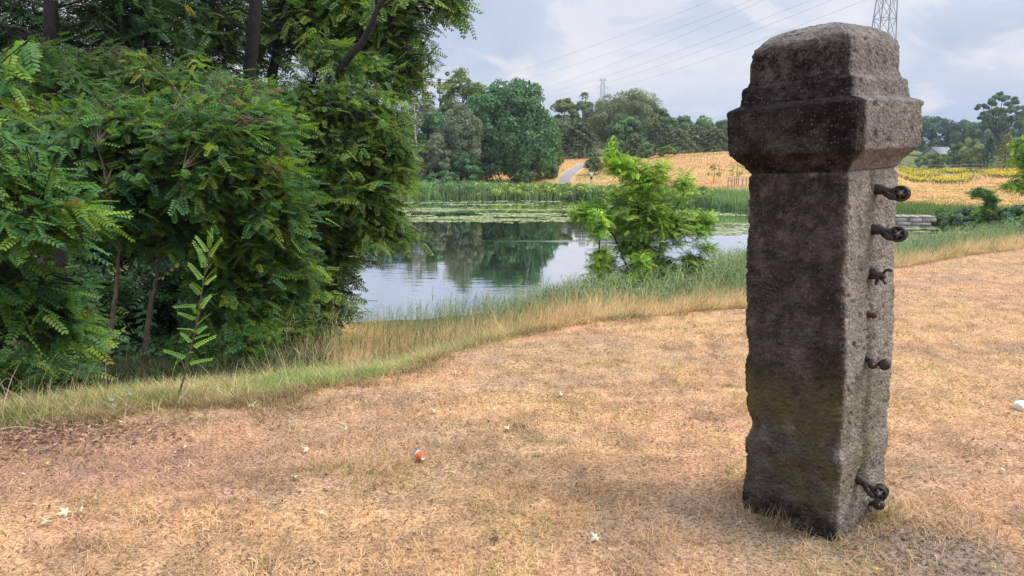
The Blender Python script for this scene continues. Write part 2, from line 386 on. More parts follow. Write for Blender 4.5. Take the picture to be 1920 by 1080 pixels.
# concrete (shaft and cap share the recipe; the cap carries more black crust and painted shade)
def concrete(name, dark, light, crust_shade, moss):
    m, t, b = new_mat(name)
    tc = N(t, 'ShaderNodeTexCoord'); geo = tc.outputs['Object']
    patch = obj_noise(t, 9, 9, 0.78); big = obj_noise(t, 3.2, 7, 0.65); mid = obj_noise(t, 17, 7, 0.7); fine = obj_noise(t, 120, 4, 0.7)
    vo = N(t, 'ShaderNodeTexVoronoi'); vo.inputs['Scale'].default_value = 75; vo.inputs['Randomness'].default_value = 1
    t.links.new(geo, vo.inputs['Vector'])
    vo2 = N(t, 'ShaderNodeTexVoronoi'); vo2.inputs['Scale'].default_value = 170; t.links.new(geo, vo2.inputs['Vector'])
    c = ramp(t, mid, [(0.32, dark), (0.68, light)])
    c = mixc(t, ramp(t, fine, [(0.44, 0.0), (0.64, 0.6)]), c, tuple(x * 0.35 for x in dark))
    # pebbles of the aggregate
    seps = N(t, 'ShaderNodeSeparateColor'); t.links.new(vo.outputs['Color'], seps.inputs[0])
    peb = math_node(t, 'MULTIPLY', ramp(t, vo.outputs['Distance'], [(0.22, 1.0), (0.36, 0.0)]), ramp(t, seps.outputs[0], [(0.62, 0.0), (0.74, 1.0)]))
    pc = ramp(t, seps.outputs[1], [(0.0, (0.30, 0.24, 0.19)), (0.5, (0.40, 0.36, 0.32)), (1.0, (0.20, 0.13, 0.10))])
    c = mixc(t, math_node(t, 'MULTIPLY', peb, 0.55), c, pc)
    seps2 = N(t, 'ShaderNodeSeparateColor'); t.links.new(vo2.outputs['Color'], seps2.inputs[0])
    peb2 = math_node(t, 'MULTIPLY', ramp(t, vo2.outputs['Distance'], [(0.2, 1.0), (0.35, 0.0)]), ramp(t, seps2.outputs[0], [(0.8, 0.0), (0.9, 1.0)]))
    c = mixc(t, math_node(t, 'MULTIPLY', peb2, 0.6), c, (0.42, 0.38, 0.33))
    # black crust plus shade painted into the face turned from the sun, rust run below the irons
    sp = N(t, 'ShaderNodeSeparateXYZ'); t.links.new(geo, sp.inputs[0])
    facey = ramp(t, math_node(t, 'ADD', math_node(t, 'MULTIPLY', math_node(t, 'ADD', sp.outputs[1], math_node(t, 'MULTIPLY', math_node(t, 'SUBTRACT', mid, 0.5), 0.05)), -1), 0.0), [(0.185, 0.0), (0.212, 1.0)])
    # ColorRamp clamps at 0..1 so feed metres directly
    crust_shade_mask = math_node(t, 'MULTIPLY', math_node(t, 'MULTIPLY', ramp(t, big, [(0.36, 0.80), (0.55, 1.0)]), ramp(t, patch, [(0.46, 1.0), (0.62, 0.74)])), facey)
    c = mixc(t, math_node(t, 'MULTIPLY', crust_shade_mask, crust_shade), c, mixc(t, 1.0, c, (0.064, 0.049, 0.036) if moss else (0.030, 0.024, 0.023), 'MULTIPLY'))
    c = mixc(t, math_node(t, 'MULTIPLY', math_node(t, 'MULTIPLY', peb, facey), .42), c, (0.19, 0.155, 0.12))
    if moss:
        damp = ramp(t, math_node(t, 'ADD', sp.outputs[2], math_node(t, 'MULTIPLY', big, .12)), [(0.10, 0.75), (0.24, 0.0)])
        c = mixc(t, damp, c, mixc(t, 1.0, c, (0.42, 0.36, 0.30), 'MULTIPLY'))
        ol = math_node(t, 'MULTIPLY', math_node(t, 'MULTIPLY', ramp(t, math_node(t, 'MULTIPLY', sp.outputs[2], 0.5), [(0.13, 0.0), (0.22, 1.0), (0.36, 1.0), (0.44, 0.0)]), ramp(t, big, [(0.45, 0.0), (0.58, 0.8)])), facey)
        c = mixc(t, ol, c, (0.045, 0.040, 0.018))
        zm = ramp(t, math_node(t, 'MULTIPLY', sp.outputs[2], 0.5), [(0.06, 0.0), (0.13, 1.0), (0.30, 1.0), (0.38, 0.0)])
        mo = math_node(t, 'MULTIPLY', math_node(t, 'MULTIPLY', zm, ramp(t, big, [(0.40, 0.0), (0.55, 0.9)])), 0.85)
        c = mixc(t, mo, c, mixc(t, 0.75, c, (0.155, 0.145, 0.055)))
        # stain run under the brackets on the right face (x > h)
        yy = math_node(t, 'ABSOLUTE', math_node(t, 'ADD', sp.outputs[1], math_node(t, 'ADD', 0.004, math_node(t, 'MULTIPLY', math_node(t, 'SUBTRACT', mid, 0.5), -0.08))))
        run = math_node(t, 'MULTIPLY', ramp(t, yy, [(0.010, 1.0), (0.045, 0.0)]), ramp(t, sp.outputs[0], [(0.17, 0.0), (0.2, 1.0)]))
        c = mixc(t, math_node(t, 'MULTIPLY', run, ramp(t, big, [(0.35, 0.15), (0.6, 0.6)])), c, (0.05, 0.032, 0.024))
    t.links.new(c, b.inputs['Base Color'])
    b.inputs['Roughness'].default_value = 0.92; b.inputs['Specular IOR Level'].default_value = 0.25
    h = math_node(t, 'ADD', math_node(t, 'MULTIPLY', mid, 1.2), math_node(t, 'ADD', math_node(t, 'MULTIPLY', fine, 0.5), math_node(t, 'MULTIPLY', vo.outputs['Distance'], -0.5)))
    bump(t, b, h, 1.0, 0.016); return m
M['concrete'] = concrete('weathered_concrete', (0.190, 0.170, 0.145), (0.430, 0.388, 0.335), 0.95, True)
M['cap_concrete'] = concrete('crusted_shaded_concrete', (0.135, 0.118, 0.106), (0.330, 0.292, 0.262), 1.0, False)

# ------------------------------------------------------------------ the setting: ground, water, path
nr, na = 380, 720
rr = 0.25 * (1600 / 0.25) ** (np.linspace(0, 1, nr))
th = np.linspace(-np.pi, np.pi, na, endpoint=False)
# concentrate directions on the half that is seen
th = th - 0.62 * np.sin(th)
RR, TH = np.meshgrid(rr, th, indexing='ij')
gx = (RR * np.sin(TH)).ravel(); gy = (RR * np.cos(TH)).ravel(); gz = height(gx, gy)
i, j = np.meshgrid(np.arange(nr - 1), np.arange(na), indexing='ij'); jn = (j + 1) % na
q = np.stack([i * na + j, i * na + jn, (i + 1) * na + jn, (i + 1) * na + j], -1).reshape(-1, 4)
V = np.stack([gx, gy, gz], 1); V = np.concatenate([V, [[0, 0, float(height(0.0, 0.0))]]])
tri = np.stack([np.full(na, len(V) - 1), (np.arange(na) + 1) % na, np.arange(na)], 1)
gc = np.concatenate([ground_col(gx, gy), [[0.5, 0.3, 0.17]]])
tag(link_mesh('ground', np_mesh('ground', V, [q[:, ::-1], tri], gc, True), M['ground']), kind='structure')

wx = np.linspace(-110, 75, 40); wy = np.linspace(16, 95, 40)
WX, WY = np.meshgrid(wx, wy, indexing='ij')
i, j = np.meshgrid(np.arange(39), np.arange(39), indexing='ij')
q = np.stack([i * 40 + j, (i + 1) * 40 + j, (i + 1) * 40 + j + 1, i * 40 + j + 1], -1).reshape(-1, 4)
tag(link_mesh('pond_water', np_mesh('pond_water', np.stack([WX.ravel(), WY.ravel(), np.full(1600, WATER)], 1), q, None, True), M['water']), kind='structure')

# gravel path climbing the far hill
pp = [(1060, 349, 14), (1058, 340, 18), (1063, 330, 16), (1075, 320, 13), (1090, 311, 9), (1104, 305, 7)]
ctr = [groundhit(u, v) for u, v, w in pp]
ctr = [np.array([np.interp(s, range(len(ctr)), [c[k] for c in ctr]) for k in range(3)]) for s in np.linspace(0, len(ctr) - 1, 40)]
ctr = np.array(ctr); tng = nrm(np.gradient(ctr, axis=0)); side = nrm(np.stack([tng[:, 1], -tng[:, 0], 0 * tng[:, 0]], 1))
rows = []
for k in np.linspace(-.72, .72, 6):
    p = ctr + side * k; p[:, 2] = height(p[:, 0], p[:, 1]) + 0.06; rows.append(p)
V = np.stack(rows, 1).reshape(-1, 3); i, j = np.meshgrid(np.arange(39), np.arange(5), indexing='ij')
q = np.stack([i * 6 + j, i * 6 + j + 1, (i + 1) * 6 + j + 1, (i + 1) * 6 + j], -1).reshape(-1, 4)
tag(link_mesh('path', np_mesh('path', V, q, None, True), M['asphalt']), kind='structure')

# ------------------------------------------------------------------ the concrete post
THETA = R(52); HW = 0.2195
P0 = np.array([1.352, 2.69])
exv = np.array([math.cos(THETA), -math.sin(THETA)]); eyv = np.array([math.sin(THETA), math.cos(THETA)])
PC = P0 - exv * HW + eyv * HW
post = empty('concrete_post', (PC[0], PC[1], -0.08), 'old square concrete post with a moulded cap and rusty irons on the dry lawn', 'post', rz=-THETA)
post.rotation_euler = (Matrix.Rotation(R(-3.3), 3, Vector((.444, .896, 0))) @ Matrix.Rotation(-THETA, 3, 'Z')).to_euler()
def zp(v, Y=3.05): return EYE - Y * float(tanv(v)) + 0.08
def ring_pts(hx, hy, rc, n):
    """rounded square, n points per side, starting at a corner"""
    s = np.linspace(-1, 1, n, endpoint=False)
    pts = np.concatenate([np.stack([s, -np.ones(n)], 1), np.stack([np.ones(n), s], 1), np.stack([-s, np.ones(n)], 1), np.stack([-np.ones(n), -s], 1)])
    p = pts * [hx, hy]; inner = np.clip(p, [-(hx - rc), -(hy - rc)], [hx - rc, hy - rc])
    d = p - inner; L = np.maximum(np.linalg.norm(d, axis=1, keepdims=True), 1e-9)
    return inner + d / L * np.minimum(L, rc)
def rough_loft(name, prof, n, dz, amp, mat, chips=(), cap_top=False, lean=(0, 0)):
    zs = [p[0] for p in prof]; hs = [p[1] for p in prof]; rcs = [p[2] for p in prof]
    z0, z1 = zs[0], zs[-1]
    # sample by arc length of the profile
    arc = np.concatenate([[0], np.cumsum(np.hypot(np.diff(zs), np.diff(hs)))])
    m = int(arc[-1] / dz); s = np.linspace(0, arc[-1], m)
    Z = np.interp(s, arc, zs); H = np.interp(s, arc, hs); RC = np.interp(s, arc, rcs)
    V = []
    for z, h, rc in zip(Z, H, RC):
        pts = ring_pts(h, h, min(rc, h * 0.98), n)
        V.append(np.column_stack([pts, np.full(len(pts), z)]))
    V = np.concatenate(V); out = np.empty_like(V); k = 4 * n
    hmap = np.repeat(H, k)
    for idx, (x, y, z) in enumerate(V):
        c = max(abs(x), abs(y)); e = min(abs(x), abs(y)) / max(c, 1e-6)      # 1 on an arris
        nd = Vector((x, y, 0)); 
        v = Vector((x, y, z))
        lo = mnoise.noise(v * 3.5 + Vector((4, 1, 2))) * 0.5
        md = mnoise.noise(v * 13) * 0.5 + mnoise.noise(v * 31) * 0.28
        fi = mnoise.noise(v * 75) * 0.40 + abs(mnoise.noise(v * 140)) * 0.35
        pit = max(0, mnoise.noise(v * 38 + Vector((9, 3, 0))) - 0.26) * -3.0
        edge = max(0, e - 0.91) / 0.09
        cn = mnoise.noise(v * 13 + Vector((1, 7, 3))) * .7 + mnoise.noise(v * 40) * .35; ch = -(min(max(0, cn - .08) * 9, 1.0) * 1.5 + max(0, mnoise.noise(v * 5.5) - .1) * 2.5) * edge
        d = amp * (lo * .9 + md * 0.45 + fi * 1.4 + pit + ch * .8)
        for (cx, cy, cz, r, dep) in chips:
            q2 = ((x - cx) ** 2 + (y - cy) ** 2 + ((z - cz) * 0.9) ** 2) / (r * r)
            if q2 < 4: d += dep * math.exp(-q2)
        if c < 1e-6: out[idx] = (x, y, z + d); continue
        u = np.array([x, y]) / max(math.hypot(x, y), 1e-6)
        fall = min(1, c / 0.12)
        lx = lean[0] * (z - z0); ly = lean[1] * (z - z0)
        out[idx] = (x + u[0] * d * fall + lx, y + u[1] * d * fall + ly, z + (d * (1 - fall) * 1.0) + (md * amp * 0.5 if cap_top else 0))
    q = []
    kk = np.arange(k); kn = (kk + 1) % k
    for r in range(m - 1): q.append(np.stack([kk, kn, kn + k, kk + k], 1) + r * k)
    faces = [np.concatenate(q)]
    V2 = np.concatenate([out, [out[:k].mean(0)], [out[-k:].mean(0)]])
    faces.append(np.concatenate([np.stack([kn, kk, np.full(k, len(out))], 1), np.stack([kk + (m - 1) * k, kn + (m - 1) * k, np.full(k, len(out) + 1)], 1)]))
    me = np_mesh(name, V2, faces, None, True)
    o = bpy.data.objects.new(name, me); col.objects.link(o); me.materials.append(mat); o.parent = post
    return o
zt = zp(318)
LEAN = (0.0, 0.0)
h = HW
shaft_prof = [(-0.12, h + 0.006, .03), (0.05, h + 0.002, .03), (0.18, h - 0.002, .025), (0.30, h - 0.004, .025), (0.38, h + 0.006, .02), (0.46, h - 0.004, .02),
              (0.60, h + 0.002, .018), (0.9, h + 0.004, .015), (1.2, h - 0.002, .014), (zt - 0.02, h - 0.004, .014), (zt, h - 0.012, .02)]
chips = [(-h, -h, 0.80, 0.05, -0.012), (-h, -h, 0.44, 0.045, -0.022), (-h, -h, 0.30, 0.06, 0.008), (-h, -h, 0.10, 0.08, 0.02), (-h, -h, 1.22, 0.10, 0.006),
         (h, -h, 1.18, 0.05, -0.018), (h, -h, 1.08, 0.03, -0.014), (h, -h, 0.45, 0.05, -0.012), (h, -h, 0.16, 0.06, -0.012), (-0.05, -h, 0.55, 0.12, -0.006)]
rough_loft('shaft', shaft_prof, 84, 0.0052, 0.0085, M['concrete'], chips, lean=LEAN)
cp = [(322, .195, .02), (317, .222, .02), (304, .238, .016), (298, .247, .008), (283, .281, .006), (270, .284, .010), (225, .284, .010), (205, .284, .008), (202, .276, .010), (196, .246, .012),
      (189, .243, .012), (170, .241, .008), (166, .238, .008), (161, .222, .010), (150, .216, .010), (128, .217, .014), (108, .214, .02), (96, .205, .025), (88, .190, .03), (78, .168, .04), (71, .135, .05), (66, .10, .06), (63, .06, .05), (62, .01, .01)]
cap_prof = [(zp(281) + (zp(v) - zp(281)) * (1.07 if v < 281 else 1), hh * .968, rc * .40) for v, hh, rc in cp]
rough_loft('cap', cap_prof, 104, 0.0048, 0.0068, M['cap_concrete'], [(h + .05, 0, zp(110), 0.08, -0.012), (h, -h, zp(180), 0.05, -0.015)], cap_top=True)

# iron fittings on the right face (local +X), each a part with sub-parts
def lathe_y(prof, seg=20):
    """revolve (r, y) about the local Y axis"""
    thh = np.arange(seg) * 2 * np.pi / seg
    V = np.concatenate([np.stack([r * np.cos(thh), np.full(seg, y), r * np.sin(thh)], 1) for r, y in prof])
    k = np.arange(seg); kn = (k + 1) % seg
    q = np.concatenate([np.stack([k, k + seg, kn + seg, kn], 1) + r_ * seg for r_ in range(len(prof) - 1)])
    return V, q
def part(name, V, faces, mat, parent, loc=(0, 0, 0), rot=(0, 0, 0), smooth=True):
    if mat in (M['iron'], M['bolt'], M['rust']):
        V = np.array([v + .0016 * np.array(mnoise.noise_vector(Vector(v) * 90)) + .0009 * np.array(mnoise.noise_vector(Vector(v) * 230)) for v in V])
    me = np_mesh(name, V, faces, None, smooth)
    o = bpy.data.objects.new(name, me); col.objects.link(o); me.materials.append(mat)
    o.parent = parent; o.location = loc; o.rotation_euler = rot; return o
def sweep(pts, wh, n=10):
    """flattened bar: elliptical section (w along Y, h along Z) swept along pts in the XZ plane"""
    Pn = np.array(pts, float); T = nrm(np.gradient(Pn, axis=0)); V = []
    th2 = np.arange(n) * 2 * np.pi / n
    for p, tt, (w, hh) in zip(Pn, T, wh):
        up = np.array([-tt[2], 0, tt[0]])
        cs = np.sign(np.cos(th2)) * np.abs(np.cos(th2)) ** 0.6; sn = np.sign(np.sin(th2)) * np.abs(np.sin(th2)) ** 0.6
        V.append(p + cs[:, None] * np.array([0, w, 0]) + sn[:, None] * up * hh)
    V = np.concatenate(V); m_ = len(Pn); k = np.arange(n); kn = (k + 1) % n
    q = np.concatenate([np.stack([k, kn, kn + n, k + n], 1) + r_ * n for r_ in range(m_ - 1)])
    V = np.concatenate([V, Pn[:1], Pn[-1:]])
    caps = np.concatenate([np.stack([kn, k, np.full(n, m_ * n)], 1), np.stack([k + (m_ - 1) * n, kn + (m_ - 1) * n, np.full(n, m_ * n + 1)], 1)])
    return V, [q, caps]
def fitting(z, y, kind, dip=0.0, L=0.075, s=1.0, label=None):
    loc = (HW - 0.004, y, z)
    if kind == 'reel':
        V, f = sweep([(-0.02, 0, 0), (0.0, 0, 0), (0.02, 0, 0.001), (0.045, 0, -0.002), (L, 0, -0.006), (L + 0.012, 0, -0.008)],
                     [(.018, .023), (.018, .023), (.017, .020), (.014, .014), (.015, .017), (.012, .012)])
        o = part('bracket_arm', V, f, M['iron'], post, loc, (0, dip, 0))
        if label: o['label'] = label
        Vr, fr = lathe_y([(0.002, -.010), (.019, -.010), (.023, -.020), (.027, -.024), (.032, -.021), (.032, -.013), (.016, -.007), (.014, 0), (.016, .010), (.031, .014), (.031, .021), (.026, .024), (.002, .024)], 30)
        r = part('reel', Vr * s, fr, M['iron'], o, (L + 0.024, 0.004, -0.009), (R(-6), 0, R(12)))
        Vw, fw = lathe_y([(0.001, -.030), (.006, -.030), (.008, -.027), (.009, -.022), (.017, -.019), (.018, -.012), (.001, -.010)], 30)
        an_ = np.arctan2(Vw[:, 2], Vw[:, 0]); st_ = 1 + .30 * np.cos(5 * an_) * (Vw[:, 1] > -.0215); Vw[:, 0] *= st_; Vw[:, 2] *= st_
        part('bolt', Vw * s, fw, M['bolt'], o, (L + 0.024, 0.004, -0.009), (R(-6), R(20), R(12)))
        # fork cheeks that hold the reel
        Vc, fc = sweep([(L - 0.035, -0.014, -0.004), (L - 0.020, -0.020, -0.014), (L - 0.002, -0.024, -0.022), (L + 0.012, -0.026, -0.024), (L + 0.02, -0.026, -0.020)], [(.006, .010), (.006, .012), (.006, .012), (.006, .010), (.006, .004)])
        part('fork', Vc, fc, M['iron'], o)
        return o
    if kind == 'double':
        V, f = sweep([(-0.02, 0, 0), (0.0, 0, 0), (0.02, 0, 0.0), (0.05, 0, -0.008), (0.062, 0, -0.012)], [(.014, .014), (.018, .020), (.012, .011), (.010, .010), (.008, .008)])
        o = part('bracket_arm', V, f, M['iron'], post, loc, (0, dip, 0))
        if label: o['label'] = label
        Vr, fr = lathe_y([(0.002, -.022), (.014, -.022), (.019, -.016), (.020, 0), (.019, .012), (.010, .02), (.002, .02)], 22)
        part('reel', Vr, fr, M['iron'], o, (0.040, -0.012, -0.014), (R(-10), 0, R(20)))
        Vr, fr = lathe_y([(0.002, -.016), (.020, -.016), (.0225, -.012), (.0225, .004), (.012, .012), (.002, .012)], 24)
        part('reel', Vr, fr, M['iron'], o, (0.082, 0.004, -0.006), (R(-6), 0, R(10)))
        Vw, fw = lathe_y([(0.001, -.030), (.006, -.030), (.007, -.027), (.007, -.022), (.001, -.022)], 6)
        part('bolt', Vw, fw, M['bolt'], o, (0.046, -0.01, -0.010), (R(-6), R(20), R(12)))
        return o
    if kind == 'broken':
        V, f = sweep([(-0.02, 0, 0), (0.0, 0, 0), (0.02, 0, 0.0), (0.036, 0, -0.006), (0.046, 0, -0.012)], [(.016, .022), (.016, .024), (.015, .022), (.014, .017), (.010, .010)])
        o = part('bracket_arm', V, f, M['iron'], post, loc, (0, dip, 0))
        if label: o['label'] = label
        for pts in ([(0.036, 0, -0.008), (0.052, 0, 0.004), (0.062, 0, 0.018), (0.074, 0, 0.022), (0.086, 0, 0.018)],
                    [(0.028, 0, -0.010), (0.030, 0, -0.026), (0.026, 0, -0.036), (0.028, 0, -0.044)],
                    [(0.036, 0, -0.012), (0.052, 0, -0.020), (0.060, 0, -0.030), (0.064, 0, -0.038)],
                    [(0.030, -0.004, 0.004), (0.044, -0.004, 0.006), (0.052, -0.004, -0.006), (0.062, -0.004, -0.012)]):
            V, f = sweep(pts, [(.008, .007)] + [(.006, .0055)] * (len(pts) - 2) + [(.006, .006)])
            part('prong', V, f, M['iron'], o)
        return o
    if kind == 'stub':
        V, f = sweep([(-0.02, 0, 0), (0.0, 0, 0), (0.012, 0, 0.001), (0.026, 0, 0.0), (0.034, 0, -0.002), (0.038, 0, -0.003)], [(.014, .015), (.014, .016), (.012, .012), (.012, .013), (.010, .011), (.004, .004)])
        o = part('iron_stub', V, f, M['rust'], post, loc, (0, dip, 0)); 
        if label: o['label'] = label
        return o
    V, f = sweep([(-0.02, 0, -.012), (0.0, 0, -.010), (0.02, 0, -.004), (0.03, 0, 0.0)], [(.010, .010)] * 4)
    o = part('iron_stub', V, f, M['iron'], post, loc, (0, dip, 0))
    if label: o['label'] = label
    Vr, fr = lathe_y([(0.002, -.024), (.012, -.024), (.020, -.019), (.025, -.008), (.025, .006), (.018, .016), (.002, .02)], 22)
    part('knob', Vr, fr, M['iron'], o, (0.045, -0.004, 0.004), (R(-14), 0, R(24)))
    Vw, fw = lathe_y([(0.001, -.030), (.005, -.030), (.006, -.022), (.001, -.022)], 6)
    part('bolt', Vw, fw, M['bolt'], o, (0.047, -0.006, 0.006), (R(-14), 0, R(24)))
    return o
FY = 0.0
def zf(v): return EYE - 2.81 * float(tanv(v)) + 0.08
fitting(zf(362), FY + .02, 'reel', R(4), label='topmost iron bracket with a reel')
fitting(zf(438), FY + .01, 'reel', R(3), label='second iron bracket from the top, with a reel')
fitting(zf(521), FY + .0, 'broken', 0, label='broken iron bracket with bent prongs')
fitting(zf(598), FY - .01, 'stub', 0, label='rusty iron stub in the middle')
fitting(zf(678), FY - .02, 'double', R(6), label='iron bracket with two knobs')
fitting(zf(900), FY - .05, 'reel', R(12), label='lowest iron bracket with a reel')
fitting(zf(957), FY + .06, 'knob', 0, label='round iron knob near the ground')
# ------------------------------------------------------------------ vegetation: templates
def frond_template(pairs, lw, hexa=True, droop=0.16):
    """pinnate leaf along +X, length 1, leaflets in pairs"""
    V = []; Q = []
    def leaflet(o, ang, L, w, tilt):
        d = np.array([math.cos(ang), math.sin(ang), -abs(math.sin(ang)) * tilt]); d /= np.linalg.norm(d)
        s = np.cross([0, 0, 1.0], d); s /= np.linalg.norm(s); b = len(V)
        if hexa:
            V.extend([o, o + d * L * .3 + s * w * .48, o + d * L * .75 + s * w * .45, o + d * L, o + d * L * .75 - s * w * .45, o + d * L * .3 - s * w * .48])
            Q.extend([[b, b + 1, b + 2, b + 3], [b, b + 3, b + 4, b + 5]])
        else:
            V.extend([o, o + d * L * .5 + s * w * .55, o + d * L, o + d * L * .5 - s * w * .55]); Q.append([b, b + 1, b + 2, b + 3])
    for i in range(pairs):
        t = 0.14 + 0.80 * i / max(pairs - 1, 1); o = np.array([t, 0, -droop * t * t])
        L = lw * (1.15 - 0.35 * t) ; 
        for s in (1, -1): leaflet(o, s * R(68 - 12 * t), L, L * 0.46, 0.35)
    leaflet(np.array([0.97, 0, -droop * .94]), 0, lw * .85, lw * .4, 0)
    # rachis
    b = len(V); V.extend([np.array([0, .008, 0]), np.array([0, -.008, 0]), np.array([.97, -.003, -droop * .94]), np.array([.97, .003, -droop * .94])])
    Q.append([b, b + 1, b + 2, b + 3])
    return np.array(V), np.array(Q)
FR_NEAR = frond_template(7, 0.23); FR_MID = frond_template(6, 0.26, False); FR_FAR = frond_template(4, 0.36, False)

def pal(n, cols, w=None, jit=0.18):
    cols = np.array(cols); idx = rng.choice(len(cols), n, p=w)
    c = cols[idx] * (1 + rng.normal(0, jit, (n, 1)));  return np.clip(c, 0.004, 1)

def locust(name, label, cat, group, base, trunks, lobes, frond=FR_MID, flen=0.24, K=9, twl=0.7, cols=None, tipcols=None, tipw=0.3,
           dropz=-0.15, limbs=26, bark='bark', outw=None, twr=0.006, dens=1.18):
    """trunks: list of (pts, r0, r1); lobes: list of (centre, radii, number of sprays, [brightness])"""
    base = np.array(base, float)
    root = empty(name, tuple(base), label, cat, group)
    wood = []
    tp = []
    for pts, r0, r1 in trunks:
        P_ = np.array(pts, float); P_ = np.array([[np.interp(s, range(len(P_)), P_[:, k]) for k in range(3)] for s in np.linspace(0, len(P_) - 1, 5 * len(P_))])
        P_[1:-1] += rng.normal(0, r0 * 0.12, (len(P_) - 2, 3))
        rads = np.linspace(r0, r1, len(P_)); rads[0] *= 1.25
        v, q1, c1 = poly_tube(P_, rads, 9); wood.append((v, q1, None)); wood.append((v, c1, None)); tp.append(P_)
    TP = np.concatenate(tp)
    A, D, BR = [], [], []
    for lobe in lobes:
        c, r, n = np.array(lobe[0], float), np.array(lobe[1], float), int(lobe[2] * dens)
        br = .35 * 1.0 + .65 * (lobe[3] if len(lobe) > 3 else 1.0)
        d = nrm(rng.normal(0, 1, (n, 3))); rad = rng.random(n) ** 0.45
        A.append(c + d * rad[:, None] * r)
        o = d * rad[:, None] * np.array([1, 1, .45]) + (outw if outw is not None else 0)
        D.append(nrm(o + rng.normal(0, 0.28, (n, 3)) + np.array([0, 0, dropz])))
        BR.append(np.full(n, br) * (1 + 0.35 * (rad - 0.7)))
    A = np.concatenate(A); D = np.concatenate(D); BR = np.concatenate(BR); n = len(A)
    # limbs
    hubs = A[rng.choice(n, min(int(limbs * 1.6), n), replace=False)] * 1.0
    for hb in hubs:
        dd = np.linalg.norm(TP - hb, axis=1) + np.maximum(0, TP[:, 2] - hb[2] + 0.1) * 3
        k = int(np.argmin(dd)); p0 = TP[k]; ln = np.linalg.norm(hb - p0)
        cpts = curve_pts(p0, hb, [0, 0, 0.10 * ln], 7, 0.02 * ln); r0 = 0.007 * ln + twr * .8
        wood.append(segs(cpts[:-1], cpts[1:], np.linspace(r0, twr * 1.6, 7)[:-1], np.linspace(r0, twr * 1.6, 7)[1:], 5))
    # twigs: from nearest hub toward the spray
    hi_ = np.argmin(((A[:, None] - hubs[None]) ** 2).sum(-1) if n * len(hubs) < 4e6 else np.zeros((n, 1)), axis=1)
    S0 = A - D * twl * 0.98; near_ = np.linalg.norm(S0 - hubs[hi_], axis=1) < 1.5 * twl
    mid = (S0 + hubs[hi_]) / 2 + [0, 0, 0.05]
    wood.append(segs(hubs[hi_][near_], mid[near_], twr * .8, twr * .7, 3)); wood.append(segs(mid[near_], S0[near_], twr * .7, twr * .6, 3)); wood.append(segs(S0, A, twr * .8, twr * .35, 3))
    V, Fs, _ = merge(wood)
    link_mesh('trunk', np_mesh('trunk', V, Fs, None, True), M[bark], root)
    # fronds
    s = (np.arange(K) + 0.6) / K
    side = np.where(np.arange(K) % 2 == 0, 1.0, -1.0)
    up = nrm(np.array([0, 0, 1.0]) + rng.normal(0, 0.25, (n, 3))); perp = nrm(np.cross(up, D))
    pos = S0[:, None] + D[:, None] * (twl * s)[None, :, None] + rng.normal(0, 0.02, (n, K, 3)) * [1, 1, 1]
    pos[..., 2] -= 0.06 * twl * (s ** 2)[None]
    ang = np.radians(72 - 50 * s)[None] + rng.normal(0, 0.2, (n, K))
    X = D[:, None] * np.cos(ang)[..., None] + perp[:, None] * (side[None] * np.sin(ang))[..., None]
    X = X + rng.normal(0, 0.16, X.shape) + np.array([0, 0, -0.12])
    Z = up[:, None] + rng.normal(0, 0.28, X.shape)
    X = X.reshape(-1, 3); Z = Z.reshape(-1, 3); pos = pos.reshape(-1, 3)
    sc = flen * rng.uniform(0.5, 1.25, len(pos)) * rng.uniform(.85, 1.15, n).repeat(K)
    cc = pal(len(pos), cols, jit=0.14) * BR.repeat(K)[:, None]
    dead = rng.random(len(pos)) < .006; cc[dead] = pal(dead.sum(), [(.32, .24, .05), (.22, .13, .05)])
    if tipcols is not None:
        # whole sprays of young growth, strongest at their tips
        young = (rng.random(n) < tipw).repeat(K) & (np.tile(s, n) > 0.35)
        tcx = pal(len(pos), tipcols, jit=0.12); cc[young] = tcx[young]
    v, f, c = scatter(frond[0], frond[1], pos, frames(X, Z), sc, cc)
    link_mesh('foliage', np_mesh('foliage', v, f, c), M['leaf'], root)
    return root

DK = [(0.045, 0.105, 0.040), (0.055, 0.125, 0.040), (0.040, 0.095, 0.045), (0.065, 0.135, 0.038)]
MD = [(0.087, 0.191, 0.04), (0.072, 0.169, 0.048), (0.133, 0.222, 0.033), (0.062, 0.15, 0.055)]
YG = [(0.24, 0.35, 0.035), (0.19, 0.32, 0.035), (0.29, 0.36, 0.04)]
OL = [(0.15, 0.225, 0.045), (0.19, 0.26, 0.05), (0.115, 0.19, 0.045)]
def gz(x, y): return float(height(x, y))
def gp(x, y, dz=0): return [x, y, gz(x, y) + dz]

# --- trees at the left, nearest first
# overhanging young locust at the left edge of the view
b0 = gp(-4.6, 5.2)
locust('locust_tree', 'young locust with feathery boughs overhanging the left edge', 'tree', 'locust trees by the pond', b0,
       [([b0, [-4.5, 5.2, 0.6], [-4.3, 5.1, 1.7], [-4.4, 5.2, 3.2]], .05, .02)],
       [(P(40, 420, 5.2), (.60, .55, .24), 60, 1.15), (P(110, 395, 5.1), (.34, .35, .13), 26, 1.2), (P(20, 540, 5.4), (.55, .5, .25), 46), (P(110, 610, 5.6), (.34, .4, .22), 26, .85),
        (P(-120, 300, 5.3), (.6, .6, .5), 40), (P(40, 330, 5.2), (.30, .4, .10), 16, 1.4), (P(-25, 130, 4.6), (.10, .2, .12), 4, 1.9), (P(-20, 190, 4.6), (.12, .2, .10), 4, 1.9)],
       FR_NEAR, .185, 11, .5, MD, YG, .10, dens=1.5, dropz=-.30, limbs=22, outw=np.array([.55, -.25, 0]))
